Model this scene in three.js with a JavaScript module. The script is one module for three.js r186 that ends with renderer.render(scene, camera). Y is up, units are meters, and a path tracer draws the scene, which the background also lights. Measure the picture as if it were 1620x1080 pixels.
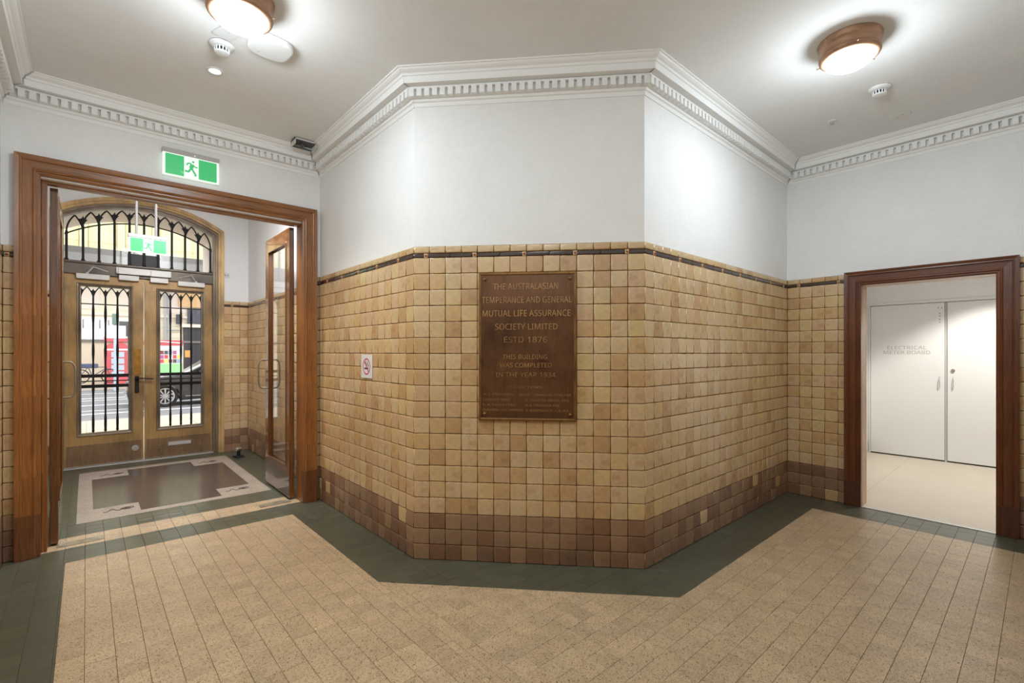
import * as THREE from 'three';
import { RoundedBoxGeometry } from 'three/addons/geometries/RoundedBoxGeometry.js';
import { mergeGeometries, mergeVertices, toCreasedNormals } from 'three/addons/utils/BufferGeometryUtils.js';
import { TextGeometry } from 'three/addons/geometries/TextGeometry.js';
import { FontLoader } from 'three/addons/loaders/FontLoader.js';
import { RectAreaLightUniformsLib } from 'three/addons/lights/RectAreaLightUniformsLib.js';

// ───────────────────────── camera, sky, exposure ─────────────────────────
const scene = new THREE.Scene();
const renderer = new THREE.WebGLRenderer({ antialias: true });
renderer.toneMapping = THREE.LinearToneMapping;
renderer.toneMappingExposure = 1.12;
renderer.shadowMap.enabled = true;
RectAreaLightUniformsLib.init();
const camera = new THREE.PerspectiveCamera(71.262, 1620 / 1080, 0.05, 200);
camera.position.set(0, 1.4, 0);
camera.rotation.set(0, THREE.MathUtils.degToRad(48.2085), 0);
camera.setViewOffset(1620, 1080, 0, -16.54, 1620, 1080);
scene.add(camera);
scene.background = new THREE.Color().setRGB(2.3, 2.38, 2.48);      // bright overcast sky over the street
const LAMP_CD = 2.0, LAMP_NITS = 68, LAMP_GLOW = .95, LAMP_TINT = 0xe4f1f9;   // the hall's ceiling lamps: glow to the sides, light downwards
const VEST_NITS = 100, METER_CD = 12, METER_NITS = 11;               // vestibule fitting, meter room downlight and lamp

// ───────────────────────── helpers ─────────────────────────
let _seed = 20240607;
const rnd = () => { _seed |= 0; _seed = _seed + 0x6D2B79F5 | 0; let t = Math.imul(_seed ^ _seed >>> 15, 1 | _seed); t = t + Math.imul(t ^ t >>> 7, 61 | t) ^ t; return ((t ^ t >>> 14) >>> 0) / 4294967296; };
const rr = (a, b) => a + (b - a) * rnd();
const hash = (i, j, s) => { let h = Math.imul(i, 374761393) + Math.imul(j, 668265263) + Math.imul(s, 974711); h = Math.imul(h ^ h >>> 13, 1274126177); return ((h ^ h >>> 16) >>> 0) / 4294967296; };
function vn(x, y, per, s) {                                       // periodic value noise
  const xi = Math.floor(x), yi = Math.floor(y), fx = x - xi, fy = y - yi;
  const m = (a) => ((a % per) + per) % per, u = fx * fx * (3 - 2 * fx), v = fy * fy * (3 - 2 * fy);
  const a = hash(m(xi), m(yi), s), b = hash(m(xi + 1), m(yi), s), c = hash(m(xi), m(yi + 1), s), d = hash(m(xi + 1), m(yi + 1), s);
  return a + (b - a) * u + (c - a) * v + (a - b - c + d) * u * v;
}
const fbm = (u, v, per, s, oct = 4) => { let a = 0, w = .5, t = 0; for (let o = 0; o < oct; o++) { a += w * vn(u * per, v * per, per, s + o * 17); t += w; w *= .5; per *= 2; } return a / t; };
function tex(w, h, fn, srgb = true) {
  const d = new Uint8Array(w * h * 4);
  for (let j = 0; j < h; j++) for (let i = 0; i < w; i++) {
    const c = fn((i + .5) / w, (j + .5) / h), k = (j * w + i) * 4;
    for (let n = 0; n < 3; n++) d[k + n] = Math.max(0, Math.min(255, Math.round((Array.isArray(c) ? c[n] : c) * 255)));
    d[k + 3] = 255;
  }
  const t = new THREE.DataTexture(d, w, h);
  t.wrapS = t.wrapT = THREE.RepeatWrapping; t.magFilter = THREE.LinearFilter; t.minFilter = THREE.LinearMipmapLinearFilter; t.generateMipmaps = true;
  if (srgb) t.colorSpace = THREE.SRGBColorSpace;
  t.needsUpdate = true; return t;
}
const rep = (t, m) => { const c = t.clone(); c.repeat.set(1 / m, 1 / m); c.needsUpdate = true; return c; };
const taken = new Map();
const numbered = (n) => { const k = taken.get(n) || 0; taken.set(n, k + 1); return k ? n + '_' + String(k).padStart(3, '0') : n; };
const shade = (o) => { o.castShadow = o.receiveShadow = true; return o; };
function norm(g) {                                                // only position, normal, uv; no index
  let q = g.index ? g.toNonIndexed() : g.clone();
  for (const k of Object.keys(q.attributes)) if (!['position', 'normal', 'uv'].includes(k)) q.deleteAttribute(k);
  if (!q.attributes.normal) q.computeVertexNormals();
  if (!q.attributes.uv) q.setAttribute('uv', new THREE.Float32BufferAttribute(new Float32Array(q.attributes.position.count * 2), 2));
  return q;
}
function metric(g, along = 'y') {                                 // uv in metres from the way a face points; v follows "along"
  const p = g.attributes.position, n = g.attributes.normal, uv = g.attributes.uv, ax = { x: 0, y: 1, z: 2 }[along];
  for (let i = 0; i < p.count; i++) {
    const N = [Math.abs(n.getX(i)), Math.abs(n.getY(i)), Math.abs(n.getZ(i))], P = [p.getX(i), p.getY(i), p.getZ(i)];
    const d = N[0] >= N[1] && N[0] >= N[2] ? 0 : N[1] >= N[2] ? 1 : 2;
    let o = [0, 1, 2].filter((k) => k !== d);
    if (o.includes(ax)) o = [o.find((k) => k !== ax), ax];
    uv.setXY(i, P[o[0]] + P[d] * .37, P[o[1]]);
  }
  return g;
}
const merge = (list, along) => metric(mergeGeometries(list.map(norm)), along);
function part(name, geos, mat, parent, opt = {}) {
  const g = opt.raw ? geos : merge(Array.isArray(geos) ? geos : [geos], opt.along);
  const m = shade(new THREE.Mesh(g, mat)); m.name = parent ? name : numbered(name);
  if (opt.label) m.userData.label = opt.label;
  if (opt.kind) m.userData.kind = opt.kind;
  (parent || scene).add(m); return m;
}
function thing(name, label, category, pos = [0, 0, 0], turn = 0, group) {
  const o = new THREE.Group(); o.name = numbered(name); o.position.set(...pos); o.rotation.y = turn;
  o.userData = { label, category }; if (group) o.userData.group = group;
  scene.add(o); return o;
}
function structure(name, pos = [0, 0, 0], turn = 0) {
  const o = new THREE.Group(); o.name = name; o.position.set(...pos); o.rotation.y = turn; o.userData.kind = 'structure'; scene.add(o); return o;
}
const box = (x0, x1, y0, y1, z0, z1, r = 0) => {
  const w = Math.abs(x1 - x0), h = Math.abs(y1 - y0), d = Math.abs(z1 - z0);
  const g = r ? new RoundedBoxGeometry(w, h, d, 2, Math.min(r, w * .49, h * .49, d * .49)) : new THREE.BoxGeometry(w, h, d);
  return g.translate((x0 + x1) / 2, (y0 + y1) / 2, (z0 + z1) / 2);
};
const cyl = (r0, r1, h, n = 24) => new THREE.CylinderGeometry(r0, r1, h, n);
function tube(pts, r, n = 8, seg = 0, closed = false) {
  const c = new THREE.CatmullRomCurve3(pts.map((p) => new THREE.Vector3(...p)), closed, 'centripetal');
  return new THREE.TubeGeometry(c, seg || pts.length * 4, r, n, closed);
}
function bar(a, b, r, n = 8) {                                    // straight round bar between two points
  const A = new THREE.Vector3(...a), B = new THREE.Vector3(...b), d = B.clone().sub(A);
  const g = new THREE.CylinderGeometry(r, r, d.length(), n);
  g.applyQuaternion(new THREE.Quaternion().setFromUnitVectors(new THREE.Vector3(0, 1, 0), d.normalize()));
  return g.translate((A.x + B.x) / 2, (A.y + B.y) / 2, (A.z + B.z) / 2);
}
const lathe = (pts, n = 40) => new THREE.LatheGeometry(pts.map((p) => new THREE.Vector2(p[0], p[1])), n);
function prism(poly, y0, y1) {                                    // plan polygon [[x,z]...] raised from y0 to y1
  const s = new THREE.Shape(poly.map(([x, z]) => new THREE.Vector2(x, -z)));
  return new THREE.ExtrudeGeometry(s, { depth: y1 - y0, bevelEnabled: false }).rotateX(-Math.PI / 2).translate(0, y0, 0);
}
function extr(pts, d, z0 = 0, bevel = 0) {                        // outline in x,y raised along z
  const s = !Array.isArray(pts) ? pts : new THREE.Shape(pts.map(([x, y]) => new THREE.Vector2(x, y)));
  return new THREE.ExtrudeGeometry(s, { depth: d, bevelEnabled: bevel > 0, bevelSize: bevel, bevelThickness: bevel, bevelSegments: 2, curveSegments: 10 }).translate(0, 0, z0);
}
function loft(profile, start, end, closed = true) {               // profile [[p,q]...] swept between two mapped sections
  const A = profile.map(([p, q]) => start(p, q)), B = profile.map(([p, q]) => end(p, q)), pos = [];
  const n = profile.length, m = closed ? n : n - 1;
  for (let i = 0; i < m; i++) { const j = (i + 1) % n; pos.push(...A[i], ...B[i], ...B[j], ...A[i], ...B[j], ...A[j]); }
  if (closed) for (const t of THREE.ShapeUtils.triangulateShape(profile.map(([p, q]) => new THREE.Vector2(p, q)), [])) { pos.push(...A[t[0]], ...A[t[1]], ...A[t[2]], ...B[t[0]], ...B[t[2]], ...B[t[1]]); }
  const g = new THREE.BufferGeometry(); g.setAttribute('position', new THREE.Float32BufferAttribute(pos, 3)); g.computeVertexNormals(); return norm(g);
}
const C = (hex) => new THREE.Color(hex);
const std = (o) => new THREE.MeshStandardMaterial(o);

// ───────────────────────── materials ─────────────────────────
const tPlaster = tex(256, 256, (u, v) => { const a = .955 + .03 * fbm(u, v, 6, 3) + .015 * fbm(u, v, 60, 8, 2); return a; });
const tPlasterB = tex(256, 256, (u, v) => fbm(u, v, 40, 5, 3), false);
const plaster = std({ color: 0xf1f0ee, roughness: .62, map: rep(tPlaster, 1.3), bumpMap: rep(tPlasterB, .5), bumpScale: .0003 });
const ceilingPaint = std({ color: 0xf1f0ee, roughness: .85, map: rep(tPlaster, 1.7) });
const trimPaint = std({ color: 0xf3f2f0, roughness: .5 });
const glazeTex = [0, 1, 2, 3].map((k) => tex(128, 128, (u, v) => {
  const m = fbm(u, v, 4, 31 + k * 7, 5), f = fbm(u, v, 22, 77 + k, 3), st = fbm(u * .7 + k * .3, v * .7, 3, 91 + k * 5, 4);
  const e = Math.min(u, 1 - u, v, 1 - v), ed = e + (fbm(u, v, 9, 55 + k, 3) - .5) * .09;
  let a = .90 + .13 * m + .07 * (f - .5), r = a, g = a, b = a;
  if (ed < .075) { const q = Math.min(1, (.075 - ed) / .04); r *= 1 + .07 * q; g *= 1 + .08 * q; b *= 1 + .05 * q; }   // thin glaze breaking over the arris
  if (ed < .012) { r *= .84; g *= .80; b *= .74; }
  const lim = .68 - .02 * k; if (st > lim) { const q = Math.min(1, (st - lim) * 5) * (.4 + .6 * f); r *= 1 - .10 * q; g *= 1 - .14 * q; b *= 1 - .20 * q; }
  return [r, g, b];
}));
const glazeBump = tex(128, 128, (u, v) => .6 * fbm(u, v, 3, 14, 3) + .4 * fbm(u, v, 14, 15, 3), false);
const glaze = (hex, k, rough) => new THREE.MeshPhysicalMaterial({ color: C(hex), map: glazeTex[k % 4], roughness: rough, bumpMap: glazeBump, bumpScale: .0012, clearcoat: .6, clearcoatRoughness: .18 });
const TAN = [0xd3b486, 0xd6b88d, 0xd1af80, 0xcda977, 0xd4b68d, 0xcaa474, 0xd3b682, 0xc09a6c, 0xd0ac84, 0xd1b386];
const BROWN = [0x8e6a50, 0x94745a, 0x876046, 0x9a765a, 0x82614a, 0xa07e5e];
const tanMats = []; for (let k = 0; k < 20; k++) tanMats.push(glaze(TAN[k % 10], k + (k > 9 ? 1 : 0), .34 + .03 * (k % 4)));
const brownMats = []; for (let k = 0; k < 12; k++) brownMats.push(glaze(BROWN[k % 6], k + (k > 5 ? 1 : 0), .36 + .03 * (k % 3)));
const tileStuff = new THREE.MeshPhysicalMaterial({ color: 0xffffff, map: glazeTex[1], roughness: .38, clearcoat: .6, clearcoatRoughness: .18 });
const listello = new THREE.MeshPhysicalMaterial({ color: 0x3a2418, roughness: .22, clearcoat: .5, clearcoatRoughness: .12 });
const rosetteMat = std({ color: 0x9c5a30, roughness: .4 });
const grout = std({ color: 0x8f7556, roughness: .95, map: rep(tPlaster, .4) });
const tTerr = tex(1024, 1024, (u, v) => {
  const m = fbm(u, v, 5, 9, 4), f = fbm(u, v, 170, 21, 2), f2 = fbm(u, v, 90, 22, 2);
  let a = .86 + .14 * m; let r = a, g = a, b = a;
  if (f > .64) { const q = Math.min(1, (f - .64) * 9); r *= 1 - .50 * q; g *= 1 - .54 * q; b *= 1 - .56 * q; }
  if (f2 < .30) { const q = Math.min(1, (.30 - f2) * 8); r *= 1 + .10 * q; g *= 1 + .11 * q; b *= 1 + .14 * q; }
  return [r * .95, g * .95, b * .95];
});
const tDark = tex(512, 512, (u, v) => { const m = fbm(u, v, 6, 41, 4), f = fbm(u, v, 120, 43, 2); const a = .90 + .10 * m + .10 * (f - .5); return a * .95; });
const floorRough = tex(512, 512, (u, v) => { const q = fbm(u, v, 7, 61, 5), f = fbm(u, v, 60, 62, 2); return [0, .82 + .16 * (q - .5) + .12 * (f - .5), 0]; }, false);
const beigeFloor = std({ color: 0xffffff, vertexColors: true, map: rep(tTerr, .55), roughness: .44, roughnessMap: rep(floorRough, .9) });
const darkFloor = std({ color: 0xffffff, vertexColors: true, map: rep(tDark, .5), roughness: .3 });
const floorBed = std({ color: 0x4d3d2c, roughness: .95, map: rep(tPlaster, .5) });
const tWood = tex(512, 512, (u, v) => {
  const w = fbm(u, v * .5, 3, 71, 3) * .25, g = fbm(u * 2 + w, v * .06, 28, 72, 4), h = fbm(u * 4 + w, v * .1, 60, 73, 2), k = fbm(u, v, 3, 74, 3);
  const a = .62 + .46 * g + .22 * (h - .5) + .22 * (k - .5); return [a, a * .97, a * .93];
});
const tWoodB = tex(256, 256, (u, v) => fbm(u * 3, v * .1, 40, 78, 3), false);
const wood = (hex, rough = .34, coat = .25, coatR = .25) => new THREE.MeshPhysicalMaterial({ color: C(hex), map: rep(tWood, .55), roughness: rough, bumpMap: rep(tWoodB, .4), bumpScale: .0003, clearcoat: coat, clearcoatRoughness: coatR });
const woodEntry = wood(0x9c6634), woodMeter = wood(0x6e3a1a), woodPlinth = wood(0x7a4c2a), woodMeterPlinth = wood(0x5a2e16), woodLeaf = wood(0x7c4f2a, .22, 1, .06), woodKick = wood(0x54402f, .2, 1, .06), woodPale = wood(0xd8b08a, .5);
const tBronze = tex(512, 512, (u, v) => {
  const m = fbm(u, v, 4, 81, 5), f = fbm(u * 2, v * .5, 26, 82, 3), d = fbm(u, v * .6, 6, 83, 4), s = fbm(u * 3, v * .12, 30, 84, 3);
  let r = .78 + .26 * m + .12 * (f - .5), g = r * .98, b = r * .94;
  const q = Math.max(0, d - .52) * 3.2 + Math.max(0, s - .58) * 1.6; r *= 1 - .20 * q; g *= 1 - .21 * q; b *= 1 - .16 * q;
  return [r, g, b];
});
const bronze = (hex, rough = .42, metal = .55) => std({ color: C(hex), map: rep(tBronze, 1.1), roughness: rough, metalness: metal });
const bronzeDoor = bronze(0xbd9a66, .40, .25), bronzeGrey = bronze(0x9a8c7a, .36, .4), bronzeDark = bronze(0x6e645a, .4, .4), brassFrame = bronze(0xdcba82, .42, .18), bronzeKick = bronze(0x94775a, .4, .25);
const blackIron = std({ color: 0x17130f, roughness: .55, metalness: .4 });
const plaqueField = std({ color: 0x7a5840, map: rep(tBronze, .7), roughness: .33, metalness: .55 });
const plaqueRaised = std({ color: 0xcfaa78, map: rep(tBronze, .3), roughness: .3, metalness: .6 });
const plaqueRim = std({ color: 0x9c7646, map: rep(tBronze, .4), roughness: .32, metalness: .6 });
const glass = new THREE.MeshPhysicalMaterial({ color: 0xffffff, transmission: 1, thickness: 0, roughness: .02, ior: 1.5 });
const white = std({ color: 0xdedede, roughness: .45 }), whiteGloss = std({ color: 0xe2e2e0, roughness: .3 }), greyPlastic = std({ color: 0xb9b4b0, roughness: .5 }), black = std({ color: 0x101010, roughness: .6 });
const alu = std({ color: 0xc9c9c9, roughness: .38, metalness: .6 }), chrome = std({ color: 0xd8d8d8, roughness: .15, metalness: 1 }), silverPaint = std({ color: 0xcfcbc4, roughness: .42, metalness: .25 });
const copperTex = tex(256, 256, (u, v) => { const m = fbm(u, v, 6, 101, 5), f = fbm(u, v, 30, 103, 3); const a = .74 + .36 * m + .1 * (f - .5); return [a, a * .97, a * .95]; });
const copper = std({ color: 0xb58f72, map: rep(copperTex, .35), roughness: .42, metalness: .4 });
const lampGlass = std({ color: 0xfff6e8, roughness: .35, emissive: 0xfff0dc, emissiveIntensity: LAMP_GLOW });
const exitGreen = std({ color: 0x2a8f52, roughness: .4, emissive: 0x3cc070, emissiveIntensity: .55 }), exitWhite = std({ color: 0xb8c2bb, roughness: .4, emissive: 0xf2fff4, emissiveIntensity: .62 });
const vinyl = std({ color: 0xc6bcab, roughness: .55, map: rep(tPlaster, .6) });
const screwGrey = std({ color: 0x6a6a66, roughness: .7 });
const cupboardPaint = std({ color: 0xe4e4e2, roughness: .4 });

// ───────────────────────── measurements of the place ─────────────────────────
const xD = -4.6025, zL = -1.653, A = [-2.849, -1.653], B = [-1.7144, -2.683], xR = -1.7144, zR = -5.2249;
const xE = .42, zS = .415, CEIL = 3.255, TILE_TOP = 2.1132;
const VX = -7.65, VR = -1.735, VLz = .62, VCEIL = 3.34;            // vestibule: end wall, right wall, left wall, ceiling
const chL = Math.hypot(B[0] - A[0], B[1] - A[1]), chTurn = Math.atan2(-(B[1] - A[1]), B[0] - A[0]);
const tA = -Math.tan(chTurn / 2), tB = -Math.tan((Math.PI / 2 - chTurn) / 2);

// ───────────────────────── wall tiles ─────────────────────────
function tileGeo(w, h, t, b, wob = 0) {                           // cushioned glazed tile, front at z = t, uv over its face
  const j = () => (rnd() - .5) * 2 * wob;
  const cs = [[-1, -1], [1, -1], [1, 1], [-1, 1]].map(([x, y]) => [x * w / 2 + j(), y * h / 2 + j()]);
  const tz = [0, 0, 0, 0].map(() => j() * .55);
  const pos = [], uv = [], idx = [], put = (x, y, z) => { pos.push(x, y, z); uv.push(x / w + .5, y / h + .5); };
  for (const [x, y] of cs) put(x, y, 0);
  cs.forEach(([x, y], k) => put(x, y, t - b + tz[k]));
  cs.forEach(([x, y], k) => put(x - Math.sign(x) * b * .45, y - Math.sign(y) * b * .45, t - b * .25 + tz[k]));
  cs.forEach(([x, y], k) => put(x - Math.sign(x) * b * 1.6, y - Math.sign(y) * b * 1.6, t + tz[k]));
  for (let r = 0; r < 3; r++) for (let k = 0; k < 4; k++) { const a = r * 4 + k, c = r * 4 + (k + 1) % 4; idx.push(a, c, c + 4, a, c + 4, a + 4); }
  idx.push(12, 13, 14, 12, 14, 15);
  const g = new THREE.BufferGeometry(); g.setAttribute('position', new THREE.Float32BufferAttribute(pos, 3)); g.setAttribute('uv', new THREE.Float32BufferAttribute(uv, 2)); g.setIndex(idx); g.computeVertexNormals(); return g;
}
const J = .0034;
const tanGeo = [], brownGeo = [], capGeo = [];
for (let k = 0; k < 8; k++) { tanGeo.push(tileGeo(.1077 - J, .1077 - J, .012, .004, .0011)); brownGeo.push(tileGeo(.1077 - J, .1043 - J, .012, .004, .0011)); }
for (let k = 0; k < 4; k++) capGeo.push(tileGeo(.1077 - J, .047 - J, .012, .006, .0006));
const dadoGeo = tileGeo(.1077 - .0015, .027, .013, .0035, 0), roseBase = tileGeo(.026, .028, .014, .003, 0);
const roseDome = new THREE.SphereGeometry(.009, 10, 6, 0, Math.PI * 2, 0, Math.PI / 2).rotateX(Math.PI / 2).translate(0, 0, .013);
const ROWS = [];
for (let k = 0; k < 3; k++) ROWS.push([k * .1040, .1040, 'brown']);
for (let k = 0; k < 16; k++) ROWS.push([.312 + k * .10775, .10775, 'tan']);
ROWS.push([2.0662, .047, 'cap']);
const stuffTan = TAN.map(C), stuffBrown = BROWN.map(C);
/** tiles on one wall, in its own axes (x along, y up, z out). cols: widths from s0; piece(s) says whether a column is parts */
function tileRun(wall, s0, s1, pitch, o = {}) {
  const { from = 'left', piece = () => true, rosette0 = .085, y0 = 0, yTop = 99, skip } = o;
  const edges = []; const L = s1 - s0, n = Math.round(L / pitch * 1000) / 1000;
  const full = Math.floor(n + .02), restW = L - full * pitch;
  if (restW < .012) { for (let k = 0; k <= full; k++) edges.push(s0 + L * k / full); }
  else if (from === 'left') { for (let k = 0; k <= full; k++) edges.push(s0 + k * pitch); edges.push(s1); }
  else { edges.push(s0); for (let k = full; k >= 0; k--) edges.push(s1 - k * pitch); }
  const rest = [];
  for (let c = 0; c + 1 < edges.length; c++) {
    const a = edges[c], b = edges[c + 1], mid = (a + b) / 2, fx = (b - a - J) / (.1077 - J), asPart = piece(mid);
    for (const [y, h, kind0] of ROWS) {
      if (y < y0 - .001 || y + h > yTop + .001) continue;
      if (skip && skip(mid, y + h / 2)) continue;
      let kind = kind0; const q = rnd();
      if (kind === 'brown' && q < .05) kind = 'tan';
      const geos = kind0 === 'cap' ? capGeo : kind0 === 'brown' ? brownGeo : tanGeo, gi = Math.floor(rnd() * geos.length);
      const flip = rnd() < .5 ? Math.PI : 0, px = mid + rr(-.0006, .0006), py = y + h / 2 + rr(-.0006, .0006), pz = rr(-.0008, .0008);
      if (asPart) {
        const mats = kind === 'brown' ? brownMats : tanMats, m = shade(new THREE.Mesh(geos[gi], mats[Math.floor(Math.pow(rnd(), 1.15) * mats.length)]));
        m.name = 'tile'; m.position.set(px, py, pz - .012); m.rotation.z = flip; m.scale.set(fx, 1, 1); wall.add(m);
      } else { const cs = kind === 'brown' ? stuffBrown : stuffTan; rest.push({ g: kind0 === 'cap' ? 2 : kind0 === 'brown' ? 1 : 0, px, py, pz, flip, fx, c: cs[Math.floor(rnd() * cs.length)] }); }
    }
  }
  for (const gk of [0, 1, 2]) {
    const list = rest.filter((r) => r.g === gk); if (!list.length) continue;
    const im = shade(new THREE.InstancedMesh([tanGeo, brownGeo, capGeo][gk][0], tileStuff, list.length)), M = new THREE.Object3D();
    list.forEach((r, k) => { M.position.set(r.px, r.py, r.pz - .012); M.rotation.set(0, 0, r.flip); M.scale.set(r.fx, 1, 1); M.updateMatrix(); im.setMatrixAt(k, M.matrix); im.setColorAt(k, r.c); });
    im.name = 'tiling'; im.userData.kind = 'stuff'; wall.add(im);
  }
  if (yTop > 2.06) {                                              // dark glazed listello with square rosettes
    const cuts = []; for (let s = s0 + rosette0; s < s1; s += .333) cuts.push(s);
    let s = s0; const dark = (a, b) => { const k = Math.max(1, Math.round((b - a) / .155)); for (let i = 0; i < k; i++) { const w = (b - a) / k; if (w < .006) continue; const m = shade(new THREE.Mesh(dadoGeo, listello)); m.name = 'listello'; m.position.set(a + (i + .5) * w, 2.0495, -.012); m.scale.x = (w - .0018) / (.1077 - .0015); wall.add(m); } };
    for (const c of cuts) {
      if (c - .013 > s) dark(s, c - .014);
      const m = shade(new THREE.Mesh(roseBase, tanMats[2])); m.name = 'rosette'; m.position.set(c, 2.0495, -.012); wall.add(m);
      const d = shade(new THREE.Mesh(roseDome, rosetteMat)); d.name = 'boss'; m.add(d);
      s = c + .014;
    }
    if (s < s1 - .004) dark(s, s1);
  }
}
/** a straight wall: plaster over a tiled dado, with the ends mitred (t > 0 widens behind, t < 0 narrows) and door openings cut out */
function wall(name, P, turn, L, tL, tR, o = {}) {
  const w = structure(name, [P[0], 0, P[1]], turn), th = o.thick || .17, top = o.top || CEIL + .06, dado = o.dado === undefined ? TILE_TOP : o.dado;
  const seg = (a, b, f) => { const s = (x, d) => (x <= 0 ? -d * tL : x >= L ? L + d * tR : x); return [[s(a, f), -f], [s(b, f), -f], [s(b, th), -th], [s(a, th), -th]]; };
  const ops = (o.openings || []).sort((p, q) => p[0] - q[0]), solid = []; let x = 0;
  for (const [a, b, h] of ops) { if (a > x) solid.push([x, a, 0]); solid.push([a, b, h]); x = b; }
  if (x < L) solid.push([x, L, 0]);
  const up = [], low = [];
  for (const [a, b, h] of solid) { up.push(prism(seg(a, b, .008), Math.max(dado, h), top)); if (h < dado) low.push(prism(seg(a, b, .0115), h, dado - .002)); }
  part('plaster', up, o.mat || plaster, w);
  if (low.length) part('grout_bed', low, grout, w);
  return w;
}
const H = Math.PI / 2;
// the hall, going round to the right as seen from inside
const wEntry = wall('wall_entry', [xD, zS], H, zS - zL, 1, 1, { openings: [[zS - .245, zS + 1.505, 2.60]] });
tileRun(wEntry, 0, zS - .357 + .004, .1077, { from: 'right', rosette0: .02 });
tileRun(wEntry, zS + 1.625, zS - zL, .1077, { rosette0: 9 });
const wFL = wall('wall_facet_left', [xD, zL], 0, A[0] - xD, 1, tA);
tileRun(wFL, 0, A[0] - xD, .1062, { from: 'right', rosette0: .20, piece: (s) => s > .17 });
const wCh = wall('wall_chamfer', A, chTurn, chL, tA, tB);
tileRun(wCh, 0, chL, chL / 14, { rosette0: .085 });
const wFR = wall('wall_facet_right', B, H, B[1] - zR, tB, 1);
tileRun(wFR, 0, B[1] - zR, .1063, { rosette0: .11, piece: (s) => s < 1.6 });
const wRt = wall('wall_right', [xR, zR], 0, xE - xR, 1, 1, { openings: [[xR + 2 * -xR - 1.106, 0, 0]].map(() => [-1.106 - xR, -.248 - xR, 2.005]) });
tileRun(wRt, 0, -1.234 - xR, .1075, { rosette0: .10 });
tileRun(wRt, -.131 - xR, xE - xR, .1077, { rosette0: .16 });
const wEa = wall('wall_east', [xE, zR], -H, zS - zR, 1, 1);
tileRun(wEa, 0, zS - zR, .1077, { piece: () => false });
const wSo = wall('wall_south', [xE, zS], Math.PI, xE - xD, 1, 1);
tileRun(wSo, 0, xE - xD, .1077, { from: 'right', rosette0: .19, piece: (s) => s > xE - xD - .45 });

// vestibule and its front wall with the arched opening
const ARC = -.56, aR = (half, R, cy, n = 24) => { const a0 = Math.asin(half / R), o = []; for (let k = 0; k <= n; k++) { const a = -a0 + 2 * a0 * k / n; o.push([R * Math.sin(a), cy + R * Math.cos(a)]); } return o; };
const wVR = wall('wall_vestibule_right', [VX, VR], 0, -4.79 - VX, 1, 0, { top: VCEIL + .05, thick: .07 });
tileRun(wVR, 0, -4.79 - VX, .1077, { rosette0: .1 , piece: (s) => s < 1.45 });
const wVL = wall('wall_vestibule_left', [-4.79, VLz], Math.PI, -4.79 - VX, 0, 1, { top: VCEIL + .05, thick: .12 });
tileRun(wVL, 0, -4.79 - VX, .1077, { piece: () => false });
{
  const w = structure('wall_vestibule_front', [VX, 0, ARC], H);   // x along -z from the middle of the arch
  const l = -(VLz - ARC) - .05, r = ARC - VR + .05, arch = aR(.87, 1.61, 1.722);
  const s = new THREE.Shape(); s.moveTo(l, 0); s.lineTo(-.87, 0); for (const p of arch) s.lineTo(...p); s.lineTo(.87, 0); s.lineTo(r, 0); s.lineTo(r, VCEIL + .05); s.lineTo(l, VCEIL + .05);
  part('plaster', [extr(s, .22, -.23)], plaster, w);
  const bed = [box(l, -.875, 0, TILE_TOP, -.011, -.009), box(.875, r, 0, TILE_TOP, -.011, -.009)]; part('grout_bed', bed, grout, w);
  tileRun(w, .875, ARC - VR, .1, { rosette0: .10 }); tileRun(w, l + .05, -.875, .1, { rosette0: .10, piece: () => false });
  // stone porch beyond the bronze doors, its own arch and soffit
  const pw = structure('wall_porch', [-7.87, 0, ARC], H), pa = aR(.80, 1.56, 1.70), q = new THREE.Shape();
  q.moveTo(-6, -.3); q.lineTo(-.80, -.3); for (const p of pa) q.lineTo(...p); q.lineTo(.80, -.3); q.lineTo(6, -.3); q.lineTo(6, 7.5); q.lineTo(-6, 7.5);
  part('stonework', [extr(q, .90, -.92)], std({ color: 0xe0d8cc, roughness: .8, map: rep(tPlaster, .7) }), pw);
  const ribs = []; for (let k = 0; k < 9; k++) { const ar = aR(.80, 1.565, 1.70, 20), d = -.05 - k * .1; ribs.push(tube(ar.map(([x, y]) => [x, y, d]), .008, 5, 30)); }
  part('soffit_rib', ribs, std({ color: 0xcfc6b8, roughness: .8 }), pw);
}

// ceilings and floors
const slab = (name, x0, x1, z0, z1, y0, y1, m) => { const g = structure(name); part('plaster', [box(x0, x1, y0, y1, z0, z1)], m, g); return g; };
slab('ceiling', xD - .17, xE + .17, zR - .17, zS + .17, CEIL, CEIL + .12, ceilingPaint);
slab('ceiling_vestibule', VX - .25, xD - .171, VR - .07, VLz + .12, VCEIL, VCEIL + .12, ceilingPaint);
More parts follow.
